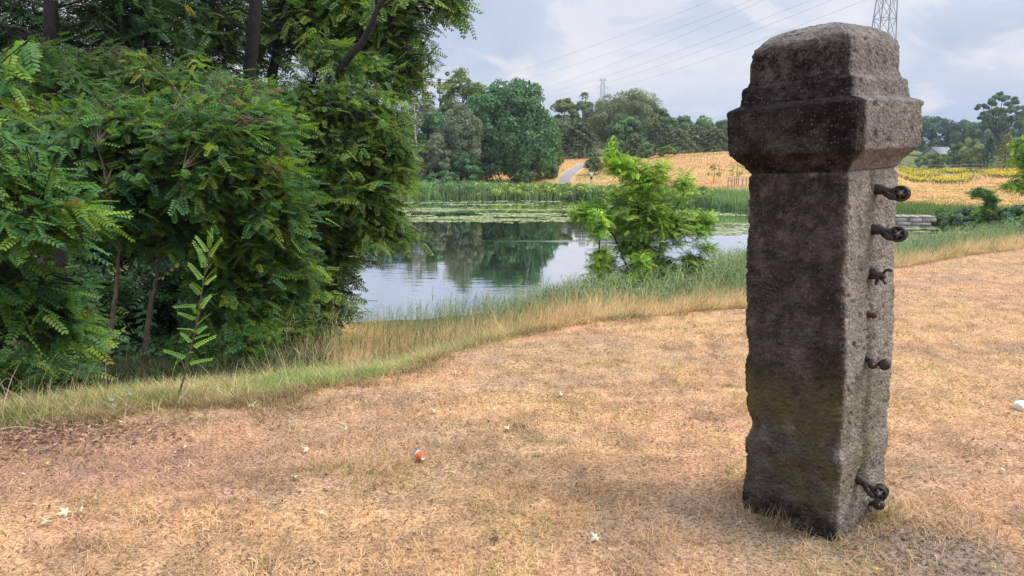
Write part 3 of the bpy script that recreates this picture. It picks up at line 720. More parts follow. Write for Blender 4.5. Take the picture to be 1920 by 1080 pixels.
# thicket of locust saplings in the middle left
b1 = gp(-4.05, 7.6)
st = lambda u0, v0, Y0, u1, v1, Y1, r: ([gp(*P(u0, v0, Y0)[:2]), list((P(u0, v0, Y0) + P(u1, v1, Y1)) / 2 + [.05, 0, .1]), list(P(u1, v1, Y1))], r, r * .5)
locust('locust_tree', 'low dark green locust thicket of thin stems, behind the small sapling', 'tree', 'locust trees by the pond', b1,
       [st(190, 700, 7.4, 225, 470, 7.6, .03), st(255, 690, 7.6, 300, 480, 7.8, .035), st(60, 700, 7.5, 90, 380, 8, .05), st(420, 640, 8.2, 400, 300, 8.4, .04)],
       [(P(230, 330, 7.9), (1.4, .8, .75), 230), (P(420, 300, 7.8), (.9, .8, .8), 150, 1.1), (P(120, 250, 8.2), (.9, .8, .5), 90, .85), (P(330, 430, 8.0), (.9, .6, .45), 90, .8),
        (P(470, 450, 8.2), (.75, .6, .75), 120, .95), (P(520, 380, 8.0), (.55, .6, .5), 70, 1.1), (P(440, 560, 8.0), (.65, .5, .42), 70, .75), (P(560, 520, 8.4), (.35, .5, .4), 40, .8),
        (P(90, 690, 6.7), (.5, .4, .16), 26, .8), (P(250, 230, 8.0), (.7, .6, .3), 60, 1.2), (P(150, 150, 9.5), (1.3, .8, .6), 90, .7), (P(360, 170, 9.5), (1.2, .8, .5), 80, .9), (P(480, 230, 8.4), (.6, .6, .3), 50, 1.25)],
       FR_MID, .165, 11, .5, MD, YG, .10, dens=1.75, bark='mid_bark', limbs=46, outw=np.array([.45, -.35, 0]))
# right hand locust whose yellow green fringe hangs over the water
b2 = gp(-3.2, 11.5)
locust('locust_tree', 'broad locust with olive yellow outer sprays hanging over the water', 'tree', 'locust trees by the pond', b2,
       [([b2, list(P(560, 420, 11.4)), list(P(600, 180, 11.5)), list(P(690, 60, 11.5)), list(P(740, -40, 11.5))], .11, .03),
        ([b2, list(P(640, 460, 11.4)), list(P(700, 330, 11.2))], .06, .02)],
       [(P(600, 330, 11.3), (1.3, 1.0, 1.1), 260, .9), (P(690, 350, 11.2), (.85, .9, 1.0), 170, 1.0), (P(600, 480, 11.2), (.9, .8, .6), 130, .75), (P(710, 430, 11.1), (.55, .7, .45), 70, 1.0),
        (P(760, 445, 11.1), (.30, .4, .16), 16, 1.2), (P(540, 560, 11), (.75, .6, .45), 80, .7), (P(620, 560, 10.6), (.55, .6, .40), 70, .8), (P(580, 610, 10.0), (.50, .5, .28), 55, .75), (P(480, 620, 9.4), (.6, .5, .28), 60, .75), (P(760, 300, 11.2), (.30, .5, .5), 40, 1.2), (P(650, 200, 11.4), (.9, .8, .45), 90, 1.0), (P(560, 210, 11.8), (.9, .8, .5), 80, 1.1), (P(640, 120, 11.8), (.8, .7, .4), 50, 1.1), (P(725, 230, 11.3), (.4, .5, .35), 40, 1.1)],
       FR_MID, .20, 10, .65, MD + OL, OL + YG[:1], .34, limbs=50, outw=np.array([.5, -.15, -.05]))
# tall locusts behind: dark trunks and a loose crown with sky showing through
b3 = gp(-6.6, 14.5)
def tall(label, pts, r, lobes, **kw):
    b = gp(pts[0][0], pts[0][1])
    return locust('tall_locust_tree', label, 'tree', 'tall locust trees behind the thicket', b, [([b] + [list(p) for p in pts], r, r * .5)], lobes, FR_MID, .30, 8, 1.0, **kw)
tall('tall locust with the thick dark trunk at far left', [P(96, 420, 11.5), P(100, 110, 11.5), P(92, -160, 11.5)], .17,
     [(P(60, 60, 12.5), (2.2, 1.0, 1.6), 190, .75), (P(240, 60, 12.2), (1.4, 1.0, 1.2), 150, .8), (P(190, 200, 12.2), (1.5, .8, .7), 110, .75), (P(-100, 250, 12), (1.6, 1.0, 2.0), 110, .7)], cols=DK, tipcols=MD, tipw=.3, limbs=30)
tall('tall locust with a straight black trunk, left of the pair', [P(462, 420, 13), P(466, 150, 13), P(482, -20, 13), P(490, -200, 13)], .15,
     [(P(390, 60, 14), (1.7, 1.3, 1.2), 150, .9), (P(330, -60, 14), (2.0, 1.3, 1.0), 110), (P(400, 190, 13.8), (1.4, 1.0, .5), 70, .8)], cols=DK + OL, tipcols=OL, tipw=.3, limbs=26)
tall('tall locust with a leaning black trunk, right of the pair', [P(500, 420, 14), P(512, 130, 14), P(536, 0, 14), P(560, -200, 14)], .12,
     [(P(580, 30, 14.5), (1.3, 1.2, 1.0), 100, 1.0), (P(520, 60, 15), (1.1, 1.0, .9), 60), (P(640, -60, 14.5), (1.8, 1.2, .8), 100)], cols=MD + OL, tipcols=OL, tipw=.3, limbs=26)
tall('tall locust leaning right, its loose bough reaching over the pond', [P(585, 300, 14), P(612, 190, 14), P(665, 60, 14), P(760, -60, 14)], .12,
     [(P(690, 60, 14), (1.1, 1.1, .85), 90, .95), (P(770, 90, 14), (.55, .8, .75), 42, 1.0), (P(740, 20, 14), (1.3, 1.1, .45), 70, 1.0), (P(850, 5, 14), (.50, .6, .28), 34, 1.0),
      (P(775, 150, 14), (.35, .6, .35), 20, .9), (P(700, 140, 14), (.7, .7, .35), 36, 1.0), (P(745, 170, 13.6), (.35, .4, .14), 16, 1.6), (P(640, 10, 14.4), (.7, .7, .5), 40)],
     cols=MD + OL, tipcols=OL + YG[:1], tipw=.25, limbs=60, dropz=-.35, outw=np.array([.3, 0, 0]))
# back rows that close the wood
for k, (u, v, Y, r, n, lab) in enumerate([(120, 330, 16, (3.2, 1.6, 3.4), 330, 'dark locust deep in the wood at far left'), (420, 400, 17, (3.0, 1.6, 2.0), 300, 'dark locust deep in the wood behind the trunk pair'),
                                          (560, 380, 15.5, (1.5, 1.2, 1.7), 170, 'dark locust by the water behind the yellow green fringe'), (-260, 200, 13, (3.0, 2.0, 4.0), 240, 'dark locust mass beyond the left edge'),
 (60, 600, 11.5, (2.2, 1.0, 1.2), 200, 'shaded locust low behind the left stems'), (330, 600, 12.5, (2.0, 1.0, 1.1), 190, 'shaded locust low behind the two thin stems')]):
    c = P(u, v, Y); b = gp(c[0], c[1])
    locust('locust_tree', lab, 'tree', 'locust trees by the pond', b, [([b, list(c), list(c + [0, 0, r[2] * .7])], .12, .05)], [(c, r, n, .75), (c - [0, 0.3, r[2] * .8], (r[0], r[1], r[2] * .4), n // 4, .6)],
           FR_FAR, .34, 8, 1.1, DK, MD, .25, limbs=24)
# low growth under the thicket
for (u, v, Y, w, lab) in [(110, 668, 7.0, .45, 'locust seedling clump at the foot of the thicket'), (30, 700, 6.2, .45, 'leafy seedling clump at the left edge of the green strip'), (460, 640, 7.4, .4, 'seedling clump right of the small sapling'),
                          (350, 655, 7.6, .35, 'seedling clump behind the small sapling')]:
    c = P(u, v, Y); b = gp(c[0], c[1]); c[2] = max(c[2], b[2] + .25)
    locust('locust_seedling', lab, 'shrub', 'locust seedlings under the thicket', b, [([b, list(c)], .012, .006)], [(c, (w, .3, .22), 16, .9)], FR_MID, .22, 7, .35, MD, YG, .05, limbs=5, twr=.003)

# --- the small sapling standing free on the green strip
sb = groundhit(332, 752); Ys0 = sb[1]
tip = P(402, 448, Ys0 * 1.0)
root = empty('locust_sapling', tuple(sb), 'slim bright green locust sapling standing alone on the green grass strip', 'sapling')
sp = curve_pts(sb, tip, [0.0, 0, 0], 14, .004); sp[:, 0] += np.sin(np.linspace(0, 5, 14)) * .012
v, q1, c1 = poly_tube(sp, np.linspace(.007, .002, 14), 6)
link_mesh('trunk', np_mesh('trunk', v, [q1, c1], None, True), M['mid_bark'], root)
n = 26; s = np.linspace(0.24, 1.0, n) ; pos = np.array([[np.interp(a * 13, range(14), sp[:, k]) for k in range(3)] for a in s])
az = np.arange(n) * 2.4 + rng.normal(0, .5, n); el = np.interp(s, [0.2, .6, 1], [.25, .5, 1.0]) + rng.normal(0, .2, n)
X = np.stack([np.cos(az) * np.cos(el), np.sin(az) * np.cos(el) * .7, np.sin(el)], 1)
Z = np.stack([0 * az, -0.35 + 0 * az, 1 + 0 * az], 1) + rng.normal(0, .2, (n, 3))
sc = np.interp(s, [.2, .5, .9, 1], [.16, .165, .14, .08]) * rng.uniform(.75, 1.15, n)
fr = frond_template(9, 0.17)
v, f, c = scatter(fr[0], fr[1], pos, frames(X, Z), sc, pal(n, [(0.18, .33, .045), (.22, .37, .045), (.14, .27, .05)], jit=.1))
link_mesh('foliage', np_mesh('foliage', v, f, c), M['leaf'], root)

# --- the bright locust bush on the bank in the middle
c0 = P(1215, 505, 19.5); bb = gp(c0[0], c0[1])
BRT = [(0.268, 0.464, 0.067), (0.342, 0.525, 0.067), (0.183, 0.342, 0.067), (0.403, 0.537, 0.073)]
Yb = 19.5
locust('locust_bush', 'bright green locust bush on the bank in front of the pond', 'shrub', None, bb,
       [([bb, list(P(1200, 420, Yb)), list(P(1190, 330, Yb))], .05, .015), ([bb, list(P(1245, 430, Yb)), list(P(1290, 350, Yb))], .04, .012), ([bb, list(P(1150, 440, Yb)), list(P(1110, 400, Yb))], .03, .01)],
       [(P(1200, 400, Yb), (1.10, 0.99, 0.99), 143, .75), (P(1170, 310, Yb), (0.64, 0.66, 0.41), 44, 1.25), (P(1210, 335, Yb), (0.70, 0.66, 0.46), 52, 1.2), (P(1285, 335, Yb), (0.35, 0.44, 0.41), 19, 1.2),
        (P(1260, 420, Yb), (0.87, 0.88, 0.75), 83, .9), (P(1310, 425, Yb), (0.41, 0.55, 0.29), 23, 1.0), (P(1085, 400, Yb), (.34, .5, .20), 14, 1.2), (P(1330, 407, Yb), (.32, .5, .16), 14, 1.15), (P(1325, 460, Yb), (.30, .5, .16), 12, .9), (P(1120, 400, Yb), (0.64, 0.66, 0.46), 52, 1.1), (P(1215, 500, Yb), (.95, .8, .40), 90, .65), (P(1130, 490, Yb), (.45, .6, .35), 30, .9), (P(1300, 490, Yb), (.50, .6, .30), 34, .8), (P(1200, 465, Yb), (0.87, 0.77, 0.41), 65, .5), (P(1150, 290, Yb), (0.26, 0.33, 0.17), 11, 1.4), (P(1240, 310, Yb), (0.23, 0.33, 0.23), 10, 1.3)],
       FR_MID, .20, 10, .55, BRT, YG, .12, dropz=.12, limbs=46, twr=.005, dens=1.5)
c0 = P(1120, 520, 18.5); bb = gp(c0[0], c0[1]); Yb = 18.5
locust('locust_sapling', 'yellow green sapling leaning against the left side of the bright bush', 'sapling', None, bb, [([bb, list(P(1125, 440, Yb)), list(P(1120, 390, Yb))], .025, .01)],
       [(P(1122, 420, Yb), (.26, .3, .5), 24, 1.2), (P(1125, 480, Yb), (.30, .3, .3), 16, .9), (P(1125, 525, Yb), (.36, .3, .3), 22, .8)], FR_MID, .24, 8, .4, BRT, YG, .6, limbs=9, twr=.004)
c0 = P(1205, 520, 17); bb = gp(c0[0], c0[1]); Yb = 17
locust('locust_sapling', 'low pale sapling in the reeds below the bright bush', 'sapling', None, bb, [([bb, list(P(1205, 480, Yb))], .015, .006)],
       [(P(1205, 485, Yb), (.28, .3, .25), 14, .9), (P(1205, 525, Yb), (.4, .3, .3), 24, .8)], FR_MID, .22, 8, .35, BRT, YG, .3, limbs=6, twr=.003)

# --- right edge: locust whose boughs enter the frame, and a sumac like tree on the far bank
b = gp(22.5, 27.0)
locust('locust_tree', 'bright locust at the right edge above the pond corner', 'tree', 'locust trees by the pond', b, [([b, list(P(1985, 330, 26)), list(P(1990, 230, 26))], .09, .04)],
       [(P(1905, 345, 26), (.65, .7, .22), 36, 1.1), (P(1925, 300, 26), (.5, .7, .45), 36, 1.1), (P(1990, 300, 26), (1.1, 1.0, 1.2), 110), (P(1915, 270, 26), (.35, .5, .35), 18, 1.2), (P(1965, 400, 26), (.6, .7, .3), 26)],
       FR_MID, .30, 8, .7, MD + BRT, BRT, .3, limbs=30, outw=np.array([-.5, 0, 0]))
c0 = P(1852, 428, 47); b = gp(c0[0], c0[1]); Yb = 47
locust('sumac_tree', 'small crooked tree rising from the dark hedge at the pond corner', 'tree', None, b, [([b, list(P(1855, 400, Yb)), list(P(1845, 368, Yb))], .08, .04)],
       [(P(1842, 362, Yb), (.55, .6, .30), 14, 1.0), (P(1830, 358, Yb), (.35, .4, .2), 8), (P(1860, 374, Yb), (.6, .5, .22), 12, 1.0), (P(1852, 392, Yb), (.45, .5, .5), 18, .8), (P(1850, 412, Yb), (.6, .5, .5), 18, .7)], FR_FAR, .45, 7, .5, MD, BRT, .3, limbs=10, twr=.012)

# ------------------------------------------------------------------ distant trees
leaf_poly = np.array([[0, 0, 0], [.5, .42, .05], [1.0, .1, -.04], [.55, -.42, .05]]) - [.5, 0, 0]
leaf_q = np.array([[0, 1, 2, 3]])
def lump_leaves(center, radii, nl, lr, per, ls, cols, low=-0.75, hang=0.0, tone=0.22, asp=1.0, skew=0):
    """leaves on many small lumps set around an ellipsoid"""
    d = nrm(rng.normal(0, 1, (nl * 2, 3))); d = d[d[:, 2] > low][:nl]; nl = len(d)
    rad = rng.uniform(0.62, 0.98, nl)[:, None]
    L = center + d * rad * radii * np.concatenate([np.repeat(np.where(d[:, 2:3] < 0, 1 / np.sqrt(np.maximum(1 - .75 * d[:, 2:3] ** 2, .2)), 1.0), 2, 1), np.ones((nl, 1))], 1)
    if skew: L[:, 0] += skew * (L[:, 2] - center[2])
    lrr = lr * rng.uniform(.65, 1.25, nl)
    dd = nrm(rng.normal(0, 1, (nl, per, 3)) + d[:, None] * .5 + [0, 0, .25])
    p = L[:, None] + dd * (lrr[:, None, None]) * rng.uniform(.65, 1.08, (nl, per, 1)) * [1, 1, .8]
    nz = dd + rng.normal(0, .45, dd.shape)
    X = np.cross(nz, rng.normal(0, 1, dd.shape)); X = nrm(X) + [0, 0, -hang]
    t = (1 + rng.normal(0, tone, (nl, 1, 1))); c = pal(nl * per, cols, jit=.12).reshape(nl, per, 3) * np.clip(t, .45, 1.7)
    s = ls * rng.uniform(.6, 1.3, nl * per)
    S = np.stack([s, s * asp, s], 1)
    return scatter(leaf_poly, leaf_q, p.reshape(-1, 3), frames(X.reshape(-1, 3), nz.reshape(-1, 3)), S, c.reshape(-1, 3))
def far_tree(name, label, u0, u1, vt, Y, cols, group='trees beyond the pond', cat='tree', lumps=46, per=150, ls=0.42, hang=0., asp=.8, lobes=None, base_frac=.0, bark='bark', depth=None, skew=0, tone=.22, trunk_r=None):
    uc = (u0 + u1) / 2; g = G(uc, Y); top = P(uc, vt, Y)[2]; w = (u1 - u0) / 2 / F * Y * 1.02
    H = top - g[2]; root = empty(name, tuple(g), label, cat, group)
    zb = g[2] + H * (base_frac if base_frac else -.05)
    c = np.array([g[0], Y, (top + zb) / 2]); r = np.array([w, depth or w * .85, (top - zb) / 2])
    lr = 0.25 * min(w, H / 2) + .12; lumps = int(lumps * 1.35)
    parts = [lump_leaves(c, r - lr * .6, lumps, lr, per, ls, cols, -0.95 if base_frac < .1 else -.7, hang, tone, asp, skew)]
    if lobes:
        for (lu0, lu1, lvt, lvb, nl) in lobes:
            lc = (P((lu0 + lu1) / 2, lvt, Y - .3 * w) + P((lu0 + lu1) / 2, lvb, Y - .3 * w)) / 2
            lw = (lu1 - lu0) / 2 / F * Y; lh = abs(P(uc, lvt, Y)[2] - P(uc, lvb, Y)[2]) / 2; l2 = .32 * min(lw, lh) + .1
            parts.append(lump_leaves(lc, np.array([lw, lw * .8, lh]) - l2 * .6, nl, l2, per, ls, cols, -.95, hang, tone, asp))
    V, Fs, C = merge(parts)
    link_mesh('foliage', np_mesh('foliage', V, Fs, C), M['farleaf'], root)
    tr = trunk_r or max(.08, H * .018); pts = curve_pts(g - [0, 0, .3], [c[0], Y, zb + (top - zb) * .8], [w * .04, 0, 0], 7, H * .004)
    v, q1, c1 = poly_tube(pts, np.linspace(tr, tr * .25, 7), 7); wd = [(v, q1, None), (v, c1, None)]
    for _ in range(7):
        k = rng.integers(2, 6); e = c + nrm(rng.normal(0, 1, 3)) * r * .75; wd.append(segs(pts[k:k + 1], e[None], tr * .35, tr * .1, 4))
    V, Fs, _ = merge(wd); link_mesh('trunk', np_mesh('trunk', V, Fs, None, True), M[bark], root)
    return root
def conifer(name, label, u, hw, vt, Y, cols, group='conifers beyond the pond', cat='tree', tiers=16, per=130, ls=.4, base=0.05, fat=1.0):
    g = G(u, Y); top = P(u, vt, Y)[2]; H = top - g[2]; w = hw / F * Y; root = empty(name, tuple(g), label, cat, group)
    t = rng.random(tiers * per) ** (0.75); zt_ = g[2] + H * (base + (1 - base) * t)
    ph = rng.random(len(t)) * 2 * np.pi; nb = 7
    ra = w * np.minimum(1, (1 - t) ** (.8 / fat) * 1.1) * (0.75 + .25 * np.cos(ph * nb + np.floor(t * tiers) * 2.1)) * rng.uniform(.55, 1.05, len(t)) + .03
    zt_ = zt_ - ra * .25 + np.sin(t * tiers * 6.28) * H / tiers * .25
    p = np.stack([g[0] + np.cos(ph) * ra, Y + np.sin(ph) * ra, zt_], 1)
    out = np.stack([np.cos(ph), np.sin(ph), -.25 + 0 * ph], 1); Z = np.stack([0 * ph, 0 * ph, 1 + 0 * ph], 1) + rng.normal(0, .4, p.shape)
    s = ls * rng.uniform(.6, 1.3, len(t)); v, f, c = scatter(leaf_poly, leaf_q, p, frames(out + rng.normal(0, .3, p.shape), Z), np.stack([s * 1.3, s * .7, s], 1), pal(len(t), cols, jit=.2))
    link_mesh('foliage', np_mesh('foliage', v, f, c), M['farleaf'], root)
    v, q1, c1 = poly_tube(np.array([g - [0, 0, .2], g + [0, 0, H * .5], g + [0, 0, H * .97]]), [H * .02, H * .012, .02], 6)
    link_mesh('trunk', np_mesh('trunk', v, [q1, c1], None, True), M['bark'], root); return root
BLG = [(0.103, 0.205, 0.081), (0.082, 0.184, 0.073), (0.127, 0.242, 0.081), (0.092, 0.194, 0.098)]
DKG = [(0.073, 0.138, 0.075), (0.094, 0.166, 0.079), (0.062, 0.121, 0.083)]
MG = [(0.156, 0.25, 0.093), (0.189, 0.282, 0.103), (0.135, 0.218, 0.093)]
LG = [(0.175, 0.237, 0.069), (0.213, 0.269, 0.075), (0.138, 0.2, 0.062)]
WG = [(0.202, 0.253, 0.152), (0.253, 0.297, 0.189), (0.164, 0.216, 0.133)]
PG = [(0.224, 0.251, 0.145), (0.264, 0.29, 0.185), (0.185, 0.224, 0.119)]
PN = [(0.119, 0.148, 0.078), (0.148, 0.174, 0.086), (0.096, 0.122, 0.07)]
PNL = [(0.179, 0.211, 0.114), (0.211, 0.244, 0.138), (0.145, 0.179, 0.097)]
far_tree('poplar_tree', 'slim dark poplar tip showing over the pale trees', 838, 852, 122, 150, MG, lumps=22, per=70, base_frac=.1)
far_tree('poplar_tree', 'second slim poplar, left of the other and lower', 824, 836, 132, 152, MG, lumps=20, per=70, base_frac=.1)
far_tree('broadleaf_tree', 'tall yellow green tree with a pale top above the willows', 822, 920, 122, 112, LG, lumps=60, per=150, ls=.36)
far_tree('broadleaf_tree', 'pale thinly leaved tree left of the willows', 757, 850, 168, 104, PG, lumps=60, per=130, ls=.34)
far_tree('broadleaf_tree', 'large dark green tree with a rounded crown touching the reeds', 895, 1038, 134, 98, BLG, lumps=110, per=210, ls=.40, lobes=[(935, 1048, 205, 345, 60), (860, 960, 150, 345, 60)], tone=.16)
far_tree('willow_tree', 'silvery grey willow in front of the large dark tree', 826, 905, 190, 92, WG, lumps=60, per=150, ls=.32, hang=.6, asp=.45, base_frac=.2)
far_tree('willow_tree', 'lower grey green willow leaning left by the reeds', 800, 850, 238, 90, WG, lumps=40, per=120, ls=.30, hang=.6, asp=.45, base_frac=.1)
far_tree('broadleaf_tree', 'dark green tree between the pale tree and the willows', 785, 850, 196, 98, BLG, lumps=46, per=140, ls=.36)
far_tree('broadleaf_tree', 'lime green tree at the right flank of the large dark one', 1000, 1052, 225, 102, MG + LG, lumps=46, per=140, ls=.34)
far_tree('broadleaf_tree', 'dark tree behind the bough over the water', 680, 790, 196, 96, DKG, lumps=70, per=150, ls=.42)
far_tree('broadleaf_tree', 'grey green tree mirrored left of the pond', 560, 720, 170, 98, PG + MG, lumps=70, per=150, ls=.42)
far_tree('broadleaf_tree', 'tall green tree far left beyond the pond, behind the thicket', 380, 590, 150, 104, DKG + MG, lumps=80, per=150, ls=.46)
far_tree('broadleaf_tree', 'farthest left green tree beyond the pond', 150, 400, 140, 108, DKG, lumps=80, per=150, ls=.5)
conifer('spruce_tree', 'thin spruce top poking over the large dark tree', 991, 9, 150, 128, DKG, ls=.3)
conifer('spruce_tree', 'small dark spruce top right of the thin one', 1008, 9, 172, 128, DKG, ls=.3)
far_tree('shrub', 'low dark green bushes under the willows at the reeds', 790, 862, 318, 87, BLG, 'shrubs on the far bank', 'shrub', lumps=34, per=120, ls=.28)
far_tree('birch_tree', 'olive birch right of the spruce tops', 1030, 1078, 177, 150, OL + PG, lumps=44, per=110, ls=.4, bark='pale_bark', base_frac=.25, trunk_r=.22)
far_tree('broadleaf_tree', 'dark green tree between birch and large willow', 1062, 1112, 172, 165, MG, lumps=44, per=120, ls=.5)
far_tree('broadleaf_tree', 'grey green tree behind the brown pine', 1020, 1075, 215, 136, PN + PG, lumps=44, per=120, ls=.4)
far_tree('willow_tree', 'big domed willow, tallest on the hill', 1085, 1250, 164, 150, WG[:1] + PG + LG[:1], lumps=120, per=200, ls=.42, hang=.7, asp=.45, lobes=[(1075, 1175, 195, 270, 40), (1150, 1235, 168, 260, 40)])
far_tree('broadleaf_tree', 'round dark green tree in front of the big willow', 1130, 1200, 212, 134, BLG + MG, lumps=60, per=150, ls=.38)
far_tree('broadleaf_tree', 'dark green tree at the right shoulder of the big willow', 1205, 1256, 196, 146, MG + BLG, lumps=50, per=140, ls=.42)
conifer('pine_tree', 'brownish bushy pine where the path leaves', 1083, 50, 226, 132, PN, tiers=12, per=420, ls=.42, fat=2.2)
for k, (u, hw, vt, Y, lab) in enumerate([(1222, 37, 226, 128, 'darkest pine of the row on the hill'), (1262, 37, 240, 127, 'low pine, third in the row on the hill'), (1296, 35, 234, 129, 'pine in the middle of the hill row'),
                                         (1330, 37, 238, 128, 'pine right of the middle in the hill row'), (1362, 35, 232, 129, 'pine beside the post cap'), (1400, 37, 236, 130, 'pine hidden behind the cap'), (1440, 37, 236, 131, 'pine hidden farther behind the cap'), (1185, 26, 250, 126, 'squat pine left of the darkest')]):
    conifer('pine_tree', lab, u, hw, vt, Y, PN if k == 0 else PNL, 'pines along the hill', tiers=9, per=330, ls=.36, fat=2.6)
for u0, u1, vt, lab in [(1240, 1290, 212, 'far green tree just right of the big willow'), (1275, 1330, 214, 'far green tree over the middle pines'), (1318, 1372, 224, 'far green tree nearest the post cap'), (1365, 1430, 226, 'far tree behind the cap'), (1425, 1500, 225, 'far tree behind the shaft')]:
    far_tree('broadleaf_tree', lab, u0, u1, vt, 200, MG, lumps=40, per=110, ls=.55)
for (u0, u1, vt, Y, c, lab) in [(1120, 1162, 252, 117, LG, 'light green bush beside the brown pine'), (1188, 1222, 264, 117, MG, 'green bush under the darkest pine'), (1228, 1262, 272, 117, LG, 'pale bush at the top of the dry slope'),
                                (1094, 1128, 292, 103, PNL, 'olive bush beside the gravel path'), (1144, 1160, 306, 102, DKG, 'little dark tree right of the olive bush'), (1040, 1056, 282, 116, MG, 'small bush at the upper path edge')]:
    far_tree('shrub', lab, u0, u1, vt, Y, c, 'shrubs on the hill', 'shrub', lumps=26, per=90, ls=.24)
# right of the post
RB = [(0.091, 0.174, 0.112), (0.112, 0.204, 0.122), (0.082, 0.154, 0.112)]
for (u0, u1, vt, Y, c, lab) in [(1600, 1700, 215, 270, RB, 'dark tree hidden behind the cap'), (1680, 1765, 212, 275, RB, 'dark tree just right of the cap'), (1750, 1812, 222, 270, RB, 'dark rounded tree left of the mid green one'),
                                (1792, 1870, 198, 235, MG + RB, 'mid green tree in the middle of the right wood'), (1870, 1960, 205, 270, RB, 'dark tree under the airy crown'), (1940, 2040, 190, 260, RB, 'dark tree beyond the right edge'),
                                (1500, 1610, 225, 240, MG, 'green tree wholly behind the shaft')]:
    far_tree('broadleaf_tree', lab, u0, u1, vt, Y, c, 'trees of the far right wood', lumps=60, per=150, ls=.75)
# the airy tree: separate plates of leaves on visible limbs
g = G(1880, 215); Yt = 215
root = empty('airy_tree', tuple(g), 'tall airy tree with separate leaf plates against the sky at right', 'tree', 'trees of the far right wood')
fork = P(1866, 250, Yt); parts = []; wd = []
v, q1, c1 = poly_tube(np.array([g, (g + fork) / 2, fork]), [.5, .4, .32], 7); wd += [(v, q1, None), (v, c1, None)]
for (u, v_, w) in [(1880, 180, 14), (1858, 192, 12), (1842, 200, 10), (1896, 190, 14), (1908, 206, 14), (1918, 216, 12), (1890, 206, 12), (1868, 208, 11), (1850, 216, 13), (1904, 226, 16), (1880, 228, 18), (1918, 236, 14), (1860, 234, 14)]:
    c = P(u, v_, Yt + rng.normal(0, 2)); ww = w / F * Yt
    parts.append(lump_leaves(c, np.array([ww, ww, ww * .45]), 9, ww * .35, 110, .55, RB + MG, -.9, 0, .2, .8))
    cp_ = curve_pts(fork, c, [0, 0, -.6], 5, .15); wd.append(segs(cp_[:-1], cp_[1:], [.24, .18, .13, .09], [.18, .13, .09, .05], 4))
V, Fs, C = merge(parts); link_mesh('foliage', np_mesh('foliage', V, Fs, C), M['farleaf'], root)
V, Fs, _ = merge(wd); link_mesh('trunk', np_mesh('trunk', V, Fs, None, True), M['bark'], root)
conifer('spruce_tree', 'dark pointed spruce beside the slate roofed house', 1754, 13, 240, 205, RB, 'conifers right of the post', tiers=12, per=220, ls=.6)
conifer('thuja_tree', 'yellowish cone shaped conifer at the fence', 1864, 18, 250, 152, [(.36, .33, .06), (.28, .29, .07), (.42, .36, .08)], 'conifers right of the post', tiers=12, per=330, ls=.32, fat=1.8)
conifer('spruce_tree', 'dark blue green tree left of the yellowish conifer', 1833, 14, 254, 156, RB, 'conifers right of the post', tiers=10, per=260, ls=.36, fat=2.2)
for (u0, u1, vt, Y, c, lab) in [(1780, 1822, 250, 160, [(.27, .33, .15), (.32, .37, .18)], 'pale willow bush left of the dark spruce'), (1758, 1790, 262, 165, MG, 'rounded green bush right of the house'), (1812, 1832, 256, 168, LG, 'small lime bush between willow bush and spruce'),
                                (1885, 1940, 248, 158, BRT, 'bright green tree at the right edge by the fence'), (1876, 1900, 248, 170, LG, 'lime tree behind the yellowish conifer'), (1760, 1812, 285, 165, MG + LG, 'low green bush before the house'),
                                (1700, 1765, 286, 160, LG, 'low pale green bush left of the house'), (1725, 1745, 262, 215, PN, 'brownish bush at the gable of the house')]:
    far_tree('shrub', lab, u0, u1, vt, Y, c, 'bushes behind the fence', 'shrub', lumps=34, per=110, ls=.34)
# dark hedge along the pond corner
for (u0, u1, vt, Y, c, lab) in [(1742, 1792, 392, 52, MG, 'light bush beside the stone wall'), (1778, 1832, 388, 51, DKG + MG, 'dark bush in the middle of the pond hedge'), (1826, 1880, 386, 50, DKG, 'darkest bush under the crooked tree'),
                                (1868, 1960, 384, 46, DKG + MG, 'dark bush at the right end of the pond hedge')]:
    far_tree('shrub', lab, u0, u1, vt, Y, c, 'bushes of the pond hedge', 'shrub', lumps=40, per=170, ls=.17, depth=1.2)
# pale leaning birch stems at the left of the far wood
g = G(762, 94); root = empty('birch_tree', tuple(g), 'leaning birch with bare forked white stems left of the far wood', 'tree', 'trees beyond the pond')
wd = []
for pts in ([(785, 300), (775, 232), (748, 192)], [(778, 250), (778, 215), (774, 176)], [(775, 232), (760, 200), (757, 178)]):
    p3 = np.array([P(u, v_, 94) for u, v_ in pts]); v, q1, c1 = poly_tube(p3, [.13, .1, .03], 6); wd += [(v, q1, None), (v, c1, None)]
v, q1, c1 = poly_tube(np.array([g, P(785, 300, 94)]), [.2, .13], 6); wd += [(v, q1, None), (v, c1, None)]
V, Fs, _ = merge(wd); link_mesh('trunk', np_mesh('trunk', V, Fs, None, True), M['pale_bark'], root)
V, Fs, C = merge([lump_leaves(P(765, 215, 94), np.array([1.8, 1.5, 2.5]), 16, .6, 40, .3, PG, -.9), lump_leaves(P(770, 290, 94), np.array([2.2, 1.5, 2.5]), 26, .8, 90, .3, PG, -.9)])
link_mesh('foliage', np_mesh('foliage', V, Fs, C), M['farleaf'], root)

